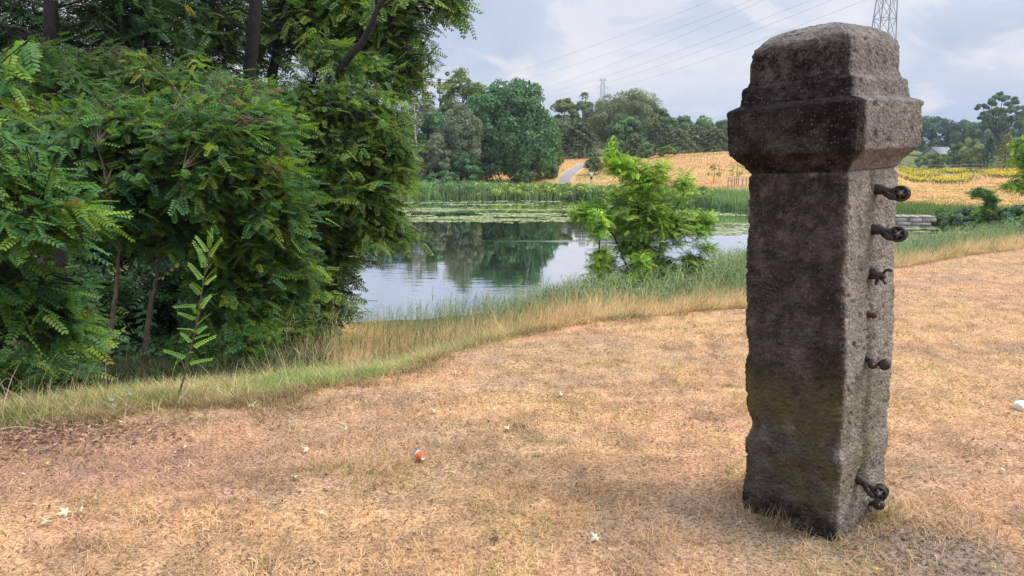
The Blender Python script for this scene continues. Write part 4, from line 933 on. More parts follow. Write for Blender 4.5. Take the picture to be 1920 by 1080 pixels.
# ------------------------------------------------------------------ grasses, reeds, lily pads (stuff)
def blades(name, pos, L, W, lean, cols, mat='grass', seed_head=False, kind='stuff', heading=None, bends=3):
    """curved tapering blades; lean 0 upright .. 1 lying"""
    n = len(pos); az = rng.random(n) * 2 * np.pi if heading is None else heading
    d = np.stack([np.cos(az), np.sin(az), 0 * az], 1); s = np.stack([-np.sin(az), np.cos(az), 0 * az], 1)
    tw = rng.normal(0, .9, n); s = s * np.cos(tw)[:, None] + d * np.sin(tw)[:, None]
    L = np.broadcast_to(L, (n,)); W = np.broadcast_to(W, (n,)); lean = np.broadcast_to(lean, (n,))
    rows = []
    for k in range(bends + 1):
        t = k / bends; a = lean * (0.35 + 0.9 * t) * np.pi / 2; a = np.minimum(a, 1.75)
        if k == 0: p = pos.copy()
        else: p = p + (d * np.sin(a)[:, None] + np.array([0, 0, 1.]) * np.cos(a)[:, None]) * (L / bends)[:, None]
        w = W * (1 - t ** 1.6) * .5 if k < bends else W * 0.04
        rows += [p - s * w[:, None], p + s * w[:, None]]
    V = np.stack(rows, 1); m_ = 2 * (bends + 1)
    q = np.array([[2 * k, 2 * k + 1, 2 * k + 3, 2 * k + 2] for k in range(bends)])
    Fc = (q[None] + (np.arange(n) * m_)[:, None, None]).reshape(-1, 4)
    C = cols[:, None, :].repeat(m_, 1) * np.linspace(.8, 1.1, bends + 1).repeat(2)[None, :, None]
    return V.reshape(-1, 3), Fc, C.reshape(-1, 3)
def stuff(name, parts, label, cat, mat='grass'):
    V, Fs, C = merge(parts); o = link_mesh(name, np_mesh(name, V, Fs, C), M[mat]); return tag(o, label, cat, kind='stuff')

# short dried lawn
def polar(n, r0, r1, a0, a1, pw=1.0):
    az = rng.uniform(a0, a1, n); u = rng.random(n); r = r0 * (r1 / r0) ** u
    return r * np.sin(az), r * np.cos(az), r
n = 560000
x, y, r = polar(n, 1.15, 26, R(-52), R(52))
a = np.clip(x / y, -1.3, 1.2); e = Ye(a) + (fbm(x * 0.8 + 9, y * 0.8, 3) - .5) * .9
keep = (y < e + .15) & (y > 0.9); keep &= ~((np.abs((x - PC[0]) * exv[0] + (y - PC[1]) * exv[1]) < HW) & (np.abs((x - PC[0]) * eyv[0] + (y - PC[1]) * eyv[1]) < HW))
dirt = np.exp(-(((x - 1.72) / .26) ** 2 + ((y - 2.5) / .18) ** 2)) + .6 * np.exp(-(((x - 1.2) / .35) ** 2 + ((y - 2.8) / .2) ** 2))
n2_ = fbm(x * 2.3 + 7, y * 2.3, 4); n4 = fbm(x * 7 + 1, y * 7, 3)
keep &= rng.random(n) > dirt * .9
keep &= rng.random(n) < np.clip(.25 + 2.2 * (n4 - .3), .15, 1)
x, y, r, n2_, n4 = x[keep], y[keep], r[keep], n2_[keep], n4[keep]; n = len(x)
pos = np.stack([x, y, height(x, y) - .002], 1)
c = ground_col(x, y) * 1.0; gpn = sstep(.52, .68, fbm(x * .8 + 90, y * 1.1 + 3, 4)); bright = pal(n, [(.80, .53, .28), (.70, .43, .22), (.90, .68, .40), (.44, .27, .13), (.20, .12, .07), (.74, .53, .20)], [.25, .24, .17, .14, .12, .08], .12)
c = c * .25 + bright * .75; c = c * (1 - .16 * gpn[:, None]) * np.array([1, .98, 1.03]); strk = fbm(x * .5 + y * .25, y * 5.5 - x * 1.2, 3); c = c * (.86 + .28 * sstep(.35, .65, strk))[:, None]
grn = (n2_ > .66) & (rng.random(n) < .22); c[grn] = pal(grn.sum(), [(.22, .26, .08), (.30, .30, .10)])
clump = sstep(.45, .62, fbm(x * 3.1 + 40, y * 3.1, 3))
Ln = (rng.uniform(.018, .050, n) + .022 * clump) * (1 + .02 * r); Wn = .0019 + .0005 * r
stuff('dry_lawn_grass', [blades('g', pos, Ln, Wn, rng.uniform(.45, 1.15, n), c, bends=2)], 'short straw coloured mown grass covering the foreground', 'grass')

# small green weeds and tufts in the lawn
def tuft(u, v, spread, n, Lr, cols, lean=(.2, .9), W=.003):
    g = groundhit(u, v); p = g + rng.normal(0, 1, (n, 3)) * [spread, spread * .7, 0]; p[:, 2] = height(p[:, 0], p[:, 1])
    return blades('t', p, rng.uniform(Lr * .5, Lr, n), W, rng.uniform(*lean, n), pal(n, cols))
GRN = [(.16, .22, .06), (.22, .28, .07), (.12, .17, .05)]
TUFTS = [(975, 800, .03, 90, .05), (1010, 825, .08, 120, .03), (1040, 833, .05, 60, .03), (905, 800, .04, 40, .03), (865, 842, .03, 40, .03), (1008, 856, .02, 40, .03), (1070, 790, .05, 60, .03), (1365, 725, .04, 60, .04), (150, 970, .04, 40, .03), (290, 975, .03, 50, .03), (490, 1055, .04, 90, .03),
         (150, 1010, .05, 60, .03), (650, 875, .12, 260, .06), (720, 860, .08, 140, .05), (690, 900, .12, 200, .06), (1380, 760, .04, 40, .04), (355, 1000, .03, 30, .03), (1215, 860, .05, 40, .03)]
stuff('lawn_weeds', [tuft(u, v, s, k, L, GRN if i < 12 or i > 14 else [(.36, .32, .10), (.42, .34, .13)], W=.0028) for i, (u, v, s, k, L) in enumerate(TUFTS)], 'small green and yellowish tufts scattered in the dry lawn', 'weeds')

# green strip behind the mown edge on the left
n = 150000
az = rng.uniform(R(-50), R(6), n); yy = rng.random(n)
a = np.tan(az); e = Ye(a); gzn = zone_green(a); yv = e - .15 + yy * (gzn + .5); x = a * yv; y = yv
keep = (gzn > .05) & (rng.random(n) < sstep(-.15, .5, y - e + (fbm(x * 4, y * 4 + 11, 3) - .5) * 1.1)) & (rng.random(n) < np.clip(gzn / 1.3, 0, 1) ** 1.2) & (rng.random(n) < np.clip(.4 + 1.6 * (fbm(x * 2, y * 2, 3) - .3), .1, 1)); x, y = x[keep], y[keep]; n = len(x)
pos = np.stack([x, y, height(x, y)], 1); mixg = sstep(.42, .60, fbm(x * 1.3 + 4, y * 1.3, 3))[:, None]
cg = pal(n, [(.22, .32, .07), (.31, .40, .10), (.16, .25, .06)]); cd = pal(n, [(.58, .46, .24), (.48, .38, .18)])
c = np.where(rng.random((n, 1)) < .18 + .72 * mixg, cg, cd)
stuff('green_grass_strip', [blades('g', pos, rng.uniform(.06, .20, n), .0042, rng.uniform(.3, .95, n), c)], 'longer green grass along the foot of the thicket', 'grass')

# tall dry grass on the bank
n = 240000
a = rng.uniform(col_a(-100), col_a(2150), n); e, s = Ye(a), Ys(a); gzn = zone_green(a); tr_ = t_reed(a)
t = rng.random(n) ** 1.5 * (tr_ + .12)
y = e + .05 + (gzn * .9) + t * (s - e); x = a * y
t2 = (y - e) / (s - e)
f_ = fbm(x * .9 + 3, y * .9, 3)
gmix = (rng.random(n) < sstep(.50, .66, fbm(x * 1.4 + 50, y * 1.4, 3)) * .8)
keep = (a > col_a(470)) & (t2 < 1.0) & (rng.random(n) < np.clip(.3 + 2 * (f_ - .3), .1, 1)); x, y, a, t2, gmix = x[keep], y[keep], a[keep], t2[keep], gmix[keep]; n = len(x)
pos = np.stack([x, y, height(x, y)], 1); edge = sstep(0, .9, y - Ye(a) - zone_green(a)) * (.45 + 1.1 * sstep(.35, .62, fbm(x * 1.7 + 21, y * 1.7, 3)))
c = pal(n, [(.74, .50, .27), (.70, .42, .23), (.82, .62, .38), (.52, .33, .17), (.36, .35, .13)], [.3, .26, .22, .12, .10], .12)
c[gmix] = pal(gmix.sum(), [(.22, .30, .09), (.30, .36, .12), (.17, .22, .07)]); hd = rng.normal(.4, 1.0, n) + 3 * (fbm(x * .8, y * .8 + 70, 2) - .5)
stuff('tall_dry_grass', [blades('g', pos, rng.uniform(.12, .46, n) * (.3 + .7 * edge), .0040 + .00025 * y, rng.uniform(.1, .95, n), c, heading=hd)], 'tall bleached grass along the bank above the pond', 'grass')

# reeds: stalk plus arching leaves
def reed_template():
    parts = []; Vs, Fs, off = [], [], 0
    st_ = np.array([[-.006, 0, 0], [.006, 0, 0], [.003, .01, 1], [-.003, .01, 1]]); Vs.append(st_); Fs.append(np.array([[0, 1, 2, 3]])); off = 4
    for k in range(9):
        z = .12 + .86 * k / 8; az = k * 2.6; L = .34 - .12 * abs(k / 8 - .4); w = .016
        d = np.array([math.cos(az), math.sin(az), 0]); s_ = np.array([-math.sin(az), math.cos(az), 0]); o = np.array([0, 0, z])
        p1 = o + d * L * .45 + [0, 0, L * .45]; p2 = o + d * L * .95 + [0, 0, L * .38]
        Vs.append(np.array([o - s_ * w * .3, o + s_ * w * .3, p1 + s_ * w * .5, p1 - s_ * w * .5, p2 + s_ * .002, p2 - s_ * .002]))
        Fs.append(np.array([[0, 1, 2, 3], [3, 2, 4, 5]]) + off); off += 6
    return np.concatenate(Vs), np.concatenate(Fs)
RT = reed_template()
n = 26000
a = rng.uniform(col_a(620), col_a(2100), n); e, s = Ye(a), Ys(a); tr_ = t_reed(a)
tr_ = tr_ + (fbm(a * 26 + 3, a * 0 + 2.5, 3) - .5) * .35 * np.clip(tr_ * 3, 0, 1); t = tr_ - .14 * (rng.random(n) < .10) * rng.random(n) + rng.random(n) ** .8 * (1.02 - tr_); y = e + t * (s - e); x = a * y
f_ = fbm(x * .7 + 13, y * .7, 3); uu = 960 + a * F
dens = np.interp(a, [col_a(u) for u in (620, 800, 930, 1060, 1500, 1750, 2100)], [.06, .15, .4, .85, .9, .7, .6])
keep = (rng.random(n) < dens * np.clip(.35 + 2.4 * (f_ - .3), .1, 1)) & (t > .05)
x, y, t, a, tr_ = x[keep], y[keep], t[keep], a[keep], tr_[keep]; n = len(x)
pos = np.stack([x, y, height(x, y) - .05], 1)
hgt = np.interp(a, [col_a(u) for u in (620, 900, 1100, 1400, 1700, 2100)], [.55, .75, 1.0, 1.15, .95, .85]) * rng.uniform(.5, 1.2, n) * (.55 + .45 * sstep(0, .25, t - tr_))
up = np.stack([rng.normal(.10, .14, n), rng.normal(0, .12, n), np.ones(n)], 1); ph = rng.random(n) * 6.28
Xr = np.stack([np.cos(ph), np.sin(ph), 0 * ph], 1); fr_ = frames(np.cross(np.cross(up, Xr), up), up)
c = pal(n, [(.19, .26, .12), (.24, .30, .14), (.15, .22, .11), (.32, .33, .15)], [.35, .3, .25, .1])
v, f, cc = scatter(RT[0], RT[1], pos, fr_, hgt, c)
stuff('reeds', [(v, f, cc)], 'grey green reeds between the dry grass and the pond', 'reeds')

# far bank reeds
n = 26000
a = rng.uniform(col_a(640), col_a(1500), n); f0 = Yf(a); y = f0 - .6 + rng.random(n) * 5; x = a * y
w_ = np.interp(a, [col_a(u) for u in (640, 900, 960, 1080, 1290, 1320, 1500)], [1, 1, .35, .3, .6, 1, 1])
keep = rng.random(n) < w_; x, y, a = x[keep], y[keep], a[keep]; n = len(x)
pos = np.stack([x, y, np.maximum(height(x, y), WATER - .2)], 1)
c = pal(n, [(.27, .40, .15), (.33, .47, .17), (.20, .33, .15)], jit=.15) * (1 + .35 * (fbm(x * .3, y * .3, 2)[:, None] - .5))
hh = rng.uniform(.9, 1.75, n) * (1 - .25 * (fbm(x * .25 + 9, y * .25, 2)))
stuff('far_reeds', [blades('g', pos, hh, .07, rng.uniform(0, .35, n), c)], 'band of green reeds along the far shore', 'reeds')
# bramble bank: low leafy mass right of the reeds
parts = []
for u in np.linspace(800, 1330, 50):
    Yc = float(Yf(col_a(u))) + rng.uniform(.2, 2.2); g = G(u + rng.normal(0, 4), Yc)
    parts.append(lump_leaves(g + [0, 0, .5], np.array([1.6, 1.0, .65]), 12, .45, 70, .22, [(.28, .38, .08), (.34, .42, .09), (.20, .30, .08)] if u > 900 else MG + BLG, -.3, 0, .25))
stuff('bramble_bank', parts, 'low leafy bramble band on the far shore, bright green', 'brambles', 'farleaf')
# right bank across the pond: green growth
n = 16000
a = rng.uniform(col_a(1640), col_a(2000), n); y = Yf(a) + .3 + rng.random(n) ** 1.5 * 9; x = a * y; pos = np.stack([x, y, height(x, y)], 1)
c = pal(n, [(.16, .24, .06), (.20, .27, .08), (.12, .19, .06)])
stuff('far_bank_grass', [blades('g', pos, rng.uniform(.3, .9, n), .05, rng.uniform(.1, .6, n), c)], 'green grass on the bank behind the stone wall', 'grass')
# dry meadow on the far side
n = 130000
a = rng.uniform(col_a(850), col_a(2050), n); y = Yf(a) + 4 + rng.random(n) ** 1.2 * 62; x = a * y
c = pal(n, [(.84, .49, .26), (.80, .46, .24), (.84, .55, .30), (.64, .46, .21)], [.34, .33, .22, .11])
nf = fbm(x * .1 + 5, y * .2, 3)[:, None]; c = c * (.70 + .6 * nf); gm = rng.random(n) < sstep(.52, .66, fbm(x * .16 + 33, y * .35, 3)) * .6; c[gm] = pal(gm.sum(), [(.30, .33, .12), (.40, .36, .15), (.24, .24, .10)])
pos = np.stack([x, y, height(x, y)], 1); 
keep = ~(np.min(np.hypot(x[:, None] - ctr[None, ::2, 0], y[:, None] - ctr[None, ::2, 1]), axis=1) < 1.35); pos, c, y = pos[keep], c[keep], y[keep]; n = len(y)
stuff('dry_meadow', [blades('g', pos, rng.uniform(.15, .4, n), .05 + .0004 * y, rng.uniform(.5, 1.1, n), c, bends=2)], 'dry orange meadow grass on the slope across the pond', 'grass')
# goldenrod
parts = []
for (u, v, wd_, k) in [(1720, 328, 30, 900), (1775, 324, 22, 800), (1760, 340, 34, 700), (1700, 338, 20, 500), (1870, 332, 34, 1200), (1890, 322, 32, 1200), (1840, 326, 20, 400), (1910, 328, 20, 600), (1800, 335, 20, 250), (1690, 326, 14, 300)]:
    k = int(k * .6); uu = rng.normal(u, wd_ * .62, k); vv = rng.normal(v, 2.4, k); Yc = 5.5 / np.tan(PITCH - np.arctan((540 - vv) / F)); xx = col_a(uu) * Yc
    p = np.stack([xx, Yc, height(xx, Yc)], 1); hb = rng.uniform(.5, .9, k)
    parts.append(blades('g', p, hb, .07, .15, pal(k, [(.16, .20, .05), (.13, .18, .05)]), bends=2))
    p2 = p + np.stack([0 * hb, 0 * hb, hb * .95], 1); s = rng.uniform(.12, .26, k)
    parts.append(scatter(leaf_poly, leaf_q, p2, frames(rng.normal(0, 1, (k, 3)), rng.normal(0, .5, (k, 3)) + [0, -.6, .6]), s, pal(k, [(.80, .58, .03), (.70, .52, .03), (.60, .50, .06)], jit=.08)))
stuff('goldenrod', parts, 'yellow flowering goldenrod patches in front of the wooden fence', 'flowers')

# lily pads
n = 60000
a = rng.uniform(col_a(560), col_a(1960), n); s, f0 = Ys(a), Yf(a)
tt = rng.random(n); y0 = np.interp(a, [col_a(u) for u in (560, 760, 900, 1080, 1300, 1400, 1700, 1960)], [56, 55, 54, 56, 47, 43, 40, 38]); y = y0 + tt * (f0 - y0 - np.interp(a, [col_a(u) for u in (560, 1080, 1400, 1960)], [3, 3, 5, .5])); x = a * y
f_ = fbm(x * .10 + 2, y * .5 + 1, 4); d_ = np.interp(tt, [0, .15, .45, .8, 1], [.25, .8, 1, .9, .5])
f_ = .6 * f_ + .4 * fbm(x * .5, y * 1.6, 3); keep = (f_ + .10 * d_ + (rng.random(n) - .5) * .08 > .60) & (fbm(x * .18 + 55, y * .7, 3) > .40) & (rng.random(n) < d_) & (y > s) & (y < f0); x, y = x[keep], y[keep]; n = len(x)
k6 = np.arange(7) * 2 * np.pi / 8 + .4; pad = np.concatenate([np.stack([np.cos(k6), np.sin(k6), 0 * k6], 1), [[.15, 0, 0]]]); padf = np.array([[7, 0, 1, 2], [7, 2, 3, 4], [7, 4, 5, 6]])
ph = rng.random(n) * 6.28; Xr = np.stack([np.cos(ph), np.sin(ph), 0 * ph], 1)
c = pal(n, [(.34, .38, .20), (.26, .31, .14), (.42, .45, .28), (.20, .26, .10)], [.4, .25, .2, .15])
v, f, cc = scatter(pad, padf, np.stack([x, y, WATER + .012 + rng.random(n) * .02], 1), frames(Xr, np.stack([rng.normal(0, .04, n), rng.normal(-.06, .05, n), np.ones(n)], 1)), rng.uniform(.08, .20, n), c)
stuff('lily_pads', [(v, f, cc)], 'pale lily pads floating over the far half of the pond', 'lily pads')

# brown leaf litter at the lower left
n = 2600
g0 = groundhit(70, 815); p = g0 + rng.normal(0, 1, (n, 3)) * [.42, .17, 0]; p[:, 2] = height(p[:, 0], p[:, 1]) + rng.uniform(.002, .03, n)
s = rng.uniform(.015, .05, n)
v, f, c = scatter(leaf_poly, leaf_q, p, frames(rng.normal(0, 1, (n, 3)) * [1, 1, .3], rng.normal(0, .5, (n, 3)) + [0, 0, 1]), np.stack([s, s * .5, s], 1), pal(n, [(.30, .17, .13), (.38, .22, .15), (.20, .12, .09), (.48, .32, .22)]))
stuff('leaf_litter', [(v, f, c)], 'reddish brown leaf litter at the lower left edge of the lawn', 'leaf litter')
# forest floor litter/undergrowth
n = 26000
a = rng.uniform(col_a(-200), col_a(600), n); y = Ye(a) + 1.9 + rng.random(n) * 9; x = a * y; pos = np.stack([x, y, height(x, y)], 1)
stuff('undergrowth', [blades('g', pos, rng.uniform(.1, .45, n), .010, rng.uniform(.2, .9, n), pal(n, [(.05, .09, .03), (.08, .12, .04), (.12, .10, .05)]))], 'dark undergrowth beneath the thicket', 'undergrowth')
# grey brown weed stalks standing in the bank grass
n = 900
a = rng.uniform(col_a(470), col_a(1000), n); e, s = Ye(a), Ys(a); y = e + zone_green(a) + rng.random(n) ** 1.3 * (s - e) * .45; x = a * y
keep = rng.random(n) < np.clip((fbm(x * 1.1 + 30, y * 1.1, 3) - .42) * 6, .02, 1); x, y = x[keep], y[keep]; n = len(x)
pos = np.stack([x, y, height(x, y)], 1); up = np.stack([rng.normal(.05, .16, n), rng.normal(0, .12, n), np.ones(n)], 1); ph = rng.random(n) * 6.28
Xr = np.stack([np.cos(ph), np.sin(ph), 0 * ph], 1)
v, f, cc = scatter(RT[0] * [.45, .45, 1], RT[1], pos, frames(np.cross(np.cross(up, Xr), up), up), rng.uniform(.35, .75, n), pal(n, [(.20, .19, .09), (.15, .17, .07), (.30, .24, .13)]))
stuff('bank_weeds', [(v, f, cc)], 'grey brown weed stalks in the bank grass right of the thicket', 'weeds')
# loose tufts that break up the mown edge
n = 26000
a = rng.uniform(col_a(-60), col_a(1980), n); x = a * Ye(a); e = Ye(a) + (fbm(x * 0.8 + 9, Ye(a) * 0.8, 3) - .5) * .9
y = e + rng.normal(.05, .22, n); x = a * y; keep = rng.random(n) < np.clip((fbm(x * 3 + 60, y * 3, 3) - .38) * 5, .03, 1); x, y = x[keep], y[keep]; n = len(x)
stuff('mown_edge_grass', [blades('g', np.stack([x, y, height(x, y)], 1), rng.uniform(.05, .17, n), .0045, rng.uniform(.4, 1.15, n), pal(n, [(.50, .34, .18), (.38, .25, .14), (.25, .17, .10), (.28, .28, .10)]))], 'ragged brown tufts along the edge of the mown lawn', 'grass')

# thin summer haze round the whole place
hb_ = bmesh.new(); bmesh.ops.create_cube(hb_, size=1)
for v in hb_.verts: v.co = Vector((v.co.x * 3600, v.co.y * 3600, 48 if v.co.z > 0 else -12))
hme = bpy.data.meshes.new('haze'); hb_.to_mesh(hme); hb_.free(); ho = bpy.data.objects.new('haze', hme); col.objects.link(ho)
hm = bpy.data.materials.new('haze'); hm.use_nodes = True; ht = hm.node_tree; ht.nodes.clear()
pv = N(ht, 'ShaderNodeVolumePrincipled'); pv.inputs['Density'].default_value = 0.0003; pv.inputs['Color'].default_value = (.80, .88, 1, 1); pv.inputs['Anisotropy'].default_value = .3
oo = N(ht, 'ShaderNodeOutputMaterial'); ht.links.new(pv.outputs[0], oo.inputs['Volume']); hme.materials.append(hm); tag(ho, 'thin pale haze over the far trees', 'haze', kind='stuff')

th_ = rng.random(5200) * 2 * np.pi; sq = HW * 1.03 / np.maximum(np.abs(np.cos(th_)), np.abs(np.sin(th_))) + np.abs(rng.normal(0, .045, 5200)) + .012
lx_, ly_ = np.cos(th_) * sq, np.sin(th_) * sq; x = PC[0] + exv[0] * lx_ + eyv[0] * ly_; y = PC[1] + exv[1] * lx_ + eyv[1] * ly_
keep = rng.random(5200) < .6 * np.clip(.15 + 2.5 * (fbm(x * 6, y * 6, 3) - .42), .06, 1); x, y = x[keep], y[keep]; n = len(x)
stuff('foot_grass', [blades('g', np.stack([x, y, height(x, y) - .003], 1), rng.uniform(.03, .13, n), .0026, rng.uniform(.15, 1.1, n), pal(n, [(.60, .42, .22), (.42, .28, .15), (.26, .18, .11), (.30, .28, .12)], jit=.2))], 'uncut dry grass fringe around the foot of the post', 'grass')
n = 900; p = np.array([1.70, 2.52, 0]) + rng.normal(0, 1, (n, 3)) * [.20, .13, 0]; s_ = rng.uniform(.0015, .006, n); p[:, 2] = height(p[:, 0], p[:, 1]) + s_ * .2
ico = bmesh.new(); bmesh.ops.create_icosphere(ico, subdivisions=1, radius=1); iv = np.array([v.co for v in ico.verts]); iff = np.array([[v.index for v in f_.verts] for f_ in ico.faces]); ico.free()
v, f, c = scatter(iv * [1, .8, .6], iff, p, frames(rng.normal(0, 1, (n, 3)), rng.normal(0, .4, (n, 3)) + [0, 0, 1]), s_, pal(n, [(.38, .28, .21), (.28, .20, .15), (.46, .36, .28)]))
stuff('soil_crumbs', [(v, f, c)], 'brown soil crumbs in the bare patch right of the post foot', 'soil', 'ground')

for (u0, u1, vt, Y, c, lab) in [(752, 800, 262, 89, PG, 'pale grey bush at the left end of the far reeds'), (845, 905, 282, 91, BLG, 'dark green bush under the silvery willow'), (700, 765, 250, 90, MG, 'green bush half hidden by the fringe over the water'), (1020, 1046, 296, 100, MG, 'small green bush at the right foot of the large tree')]:
    far_tree('shrub', lab, u0, u1, vt, Y, c, 'shrubs on the far bank', 'shrub', lumps=30, per=120, ls=.28)

# thatch and small brown bits lying in the lawn, and thin pale stalks over the green strip
n = 15000; x, y, r = polar(n, 1.3, 14, R(-46), R(46)); a = np.clip(x / y, -1.3, 1.2); keep = (y < Ye(a)) & (rng.random(n) < np.clip((fbm(x * 2.4 + 12, y * 2.4, 3) - .36) * 5, .08, 1)); x, y, r = x[keep], y[keep], r[keep]; n = len(x)
s_ = rng.uniform(.004, .016, n) * (1 + .09 * r); v, f, c = scatter(leaf_poly, leaf_q, np.stack([x, y, height(x, y) + rng.uniform(.006, .022, n)], 1), frames(rng.normal(0, 1, (n, 3)) * [1, 1, .25], rng.normal(0, .45, (n, 3)) + [0, 0, 1]), np.stack([s_ * 1.3, s_ * .7, s_], 1), pal(n, [(.16, .09, .055), (.10, .065, .04), (.26, .15, .09), (.20, .19, .09), (.60, .48, .34)], [.3, .25, .2, .15, .1]))
stuff('thatch', [(v, f, c)], 'small brown bits of thatch lying in the dry lawn', 'thatch')
n = 2600; a = rng.uniform(col_a(-60), col_a(1000), n); y = Ye(a) + rng.random(n) * (zone_green(a) + .6); x = a * y; keep = rng.random(n) < np.clip((fbm(x * 1.6 + 8, y * 1.6, 3) - .4) * 5, .05, 1); x, y = x[keep], y[keep]; n = len(x)
stuff('pale_stalks', [blades('g', np.stack([x, y, height(x, y)], 1), rng.uniform(.18, .48, n), .0045, rng.uniform(.15, 1.0, n), pal(n, [(.62, .52, .33), (.50, .40, .22), (.35, .34, .16)]))], 'thin pale grass stalks standing over the green strip', 'grass')
# ------------------------------------------------------------------ built things
def box(cx, cy, cz, sx, sy, sz, rz=0.0):
    """solid box, base centre at cz"""
    x, y = sx / 2, sy / 2
    V = np.array([[-x, -y, 0], [x, -y, 0], [x, y, 0], [-x, y, 0], [-x, -y, sz], [x, -y, sz], [x, y, sz], [-x, y, sz]], float)
    c, s = math.cos(rz), math.sin(rz); V[:, :2] = V[:, :2] @ np.array([[c, s], [-s, c]])
    q = np.array([[3, 2, 1, 0], [4, 5, 6, 7], [0, 1, 5, 4], [1, 2, 6, 5], [2, 3, 7, 6], [3, 0, 4, 7]])
    return V + [cx, cy, cz], q, np.ones((8, 3))
def wpart(name, parts, mat, parent, smooth=False):
    V, Fs, _ = merge(parts); return link_mesh(name, np_mesh(name, V, Fs, None, smooth), M[mat], parent)

# high voltage pylon behind the cap
def pylon(name, label, base, z0, z1, w0, w1, arms, yaw, t=.12, panels=14):
    root = empty(name, tuple(base), label, 'pylon', 'lattice pylons')
    c, s = math.cos(yaw), math.sin(yaw); rot = lambda x, y: np.array([c * x - s * y, s * x + c * y])
    def corner(k, z):
        w = np.interp(z, [z0, z0 + (z1 - z0) * .62, z1], [w0, w1, w1 * .55]) / 2; sx, sy = [(-1, -1), (1, -1), (1, 1), (-1, 1)][k % 4]
        return np.array([*(rot(sx * w, sy * w) + base[:2]), z])
    for k in range(4):
        pts = np.array([corner(k, z) for z in np.linspace(z0, z1, 6)]); wpart('leg', [segs(pts[:-1], pts[1:], t, t, 4)], 'steel', root)
    zs = z0 + (z1 - z0) * (1 - (1 - np.linspace(0, 1, panels + 1)) ** 1.25); A = []; B = []
    for k in range(4):
        for i in range(panels):
            A += [corner(k, zs[i]), corner(k + 1, zs[i]), corner(k, zs[i])]; B += [corner(k + 1, zs[i + 1]), corner(k, zs[i + 1]), corner(k + 1, zs[i])]
    wpart('bracing', [segs(A, B, t * .5, t * .5, 4)], 'steel', root)
    for (za, ln) in arms:
        for sg in (-1, 1):
            A, B = [], []
            tipp = np.array([*(rot(sg * ln, 0) + base[:2]), za])
            for k in ((0, 3) if sg < 0 else (1, 2)):
                A += [corner(k, za), corner(k, za + .048 * (z1 - z0))]; B += [tipp, tipp]
                for f_ in (.3, .6):
                    A.append(corner(k, za) * (1 - f_) + tipp * f_); B.append(corner(k, za + .048 * (z1 - z0)) * (1 - f_) + tipp * f_)
            wpart('cross_arm', [segs(A, B, t * .6, t * .6, 4)], 'steel', root)
g = G(1659, 120, 40)
pylon('pylon', 'tall lattice pylon rising behind the post cap', g, g[2], 44.0, 4.6, 2.0, [(28, 7.5), (34, 9.5), (40, 6.5)], R(38), .10)
g = G(1123, 620); tz = P(1123, 150, 620)[2]
pylon('pylon', 'tiny distant pylon above the big willow', g, g[2], tz + 1.0, 12, 4.0, [(tz - .5, 3.4), (tz - 6.5, 5.5)], R(5), .10, 16)
# wires
WIRES = [((1640, -125), (1146, 60), (846, 165), 'uppermost'), ((1690, -112), (1093, 108), (905, 166), 'second'), ((1620, -85), (1160, 104), (945, 184), 'third'),
         ((1690, -68), (1180, 115), (960, 188), 'fourth'), ((1640, -32), (1227, 110), (1000, 186), 'fifth'), ((1700, -30), (1230, 129), (1050, 186), 'lowest')]
for (n0, m0, f0_, w) in WIRES:
    a_ = P(*n0, 118); b_ = P(*f0_, 420); t = np.linspace(0, 1, 41)[:, None]; pts = a_ + (b_ - a_) * t; pts[:, 2] -= (4 * t * (1 - t))[:, 0] * 3.0
    v, q1, c1 = poly_tube(pts, np.full(41, .028), 5); o = link_mesh('power_line', np_mesh('power_line', v, [q1, c1], None, True), M['wire'])
    tag(o, f'{w} of the six power lines crossing the sky', 'power line', 'overhead power lines')

# slate roofed house
g = G(1742, 190); hb = np.array([g[0], 190, g[2] - .3]); yaw = R(-60)
root = empty('house', tuple(hb), 'small house with a slate roof among the bushes at right', 'house')
L_, Wd, eh, rh = 9.0, 6.0, 3.1, 5.3
c, s = math.cos(yaw), math.sin(yaw)
def hp(x, y, z): return np.array([hb[0] + .8 * (c * x - s * y), hb[1] + .8 * (s * x + c * y), hb[2] + .85 * z])
Vw = np.array([hp(x, y, z) for x, y, z in [(-3, -4.5, 0), (3, -4.5, 0), (3, 4.5, 0), (-3, 4.5, 0), (-3, -4.5, eh), (3, -4.5, eh), (3, 4.5, eh), (-3, 4.5, eh), (0, -4.5, rh), (0, 4.5, rh)]])
link_mesh('wall', np_mesh('wall', Vw, [np.array([[0, 1, 5, 4], [1, 2, 6, 5], [2, 3, 7, 6], [3, 0, 4, 7]]), np.array([[4, 5, 8], [6, 7, 9]])]), M['render'], root)
def slab(pts, th):
    p = np.array(pts); return np.concatenate([p, p + [0, 0, th]]), np.array([[3, 2, 1, 0], [4, 5, 6, 7], [0, 1, 5, 4], [1, 2, 6, 5], [2, 3, 7, 6], [3, 0, 4, 7]]), np.ones((8, 3))
o = wpart('roof', [slab([hp(0, -5, rh + .05), hp(3.5, -5, eh - .25), hp(3.5, 5, eh - .25), hp(0, 5, rh + .05)], .15), slab([hp(-3.5, -5, eh - .25), hp(-.01, -5, rh + .05), hp(-.01, 5, rh + .05), hp(-3.5, 5, eh - .25)], .15)], 'roof', root)
for dx in (-1.6, 1.4):
    w_ = wpart('window', [slab([hp(dx - .5, -4.53, 1.0), hp(dx + .5, -4.53, 1.0), hp(dx + .5, -4.58, 1.0), hp(dx - .5, -4.58, 1.0)], 1.2)], 'glass_dark', root)
wpart('door', [slab([hp(3.02, -1, .1), hp(3.08, -1, .1), hp(3.08, 0, .1), hp(3.02, 0, .1)], 2.0)], 'wood', root)
wpart('annex', [slab([hp(3.4, 0, 0), hp(9.5, 0, 0), hp(9.5, 3.5, 0), hp(3.4, 3.5, 0)], 2.1)], 'render', root)
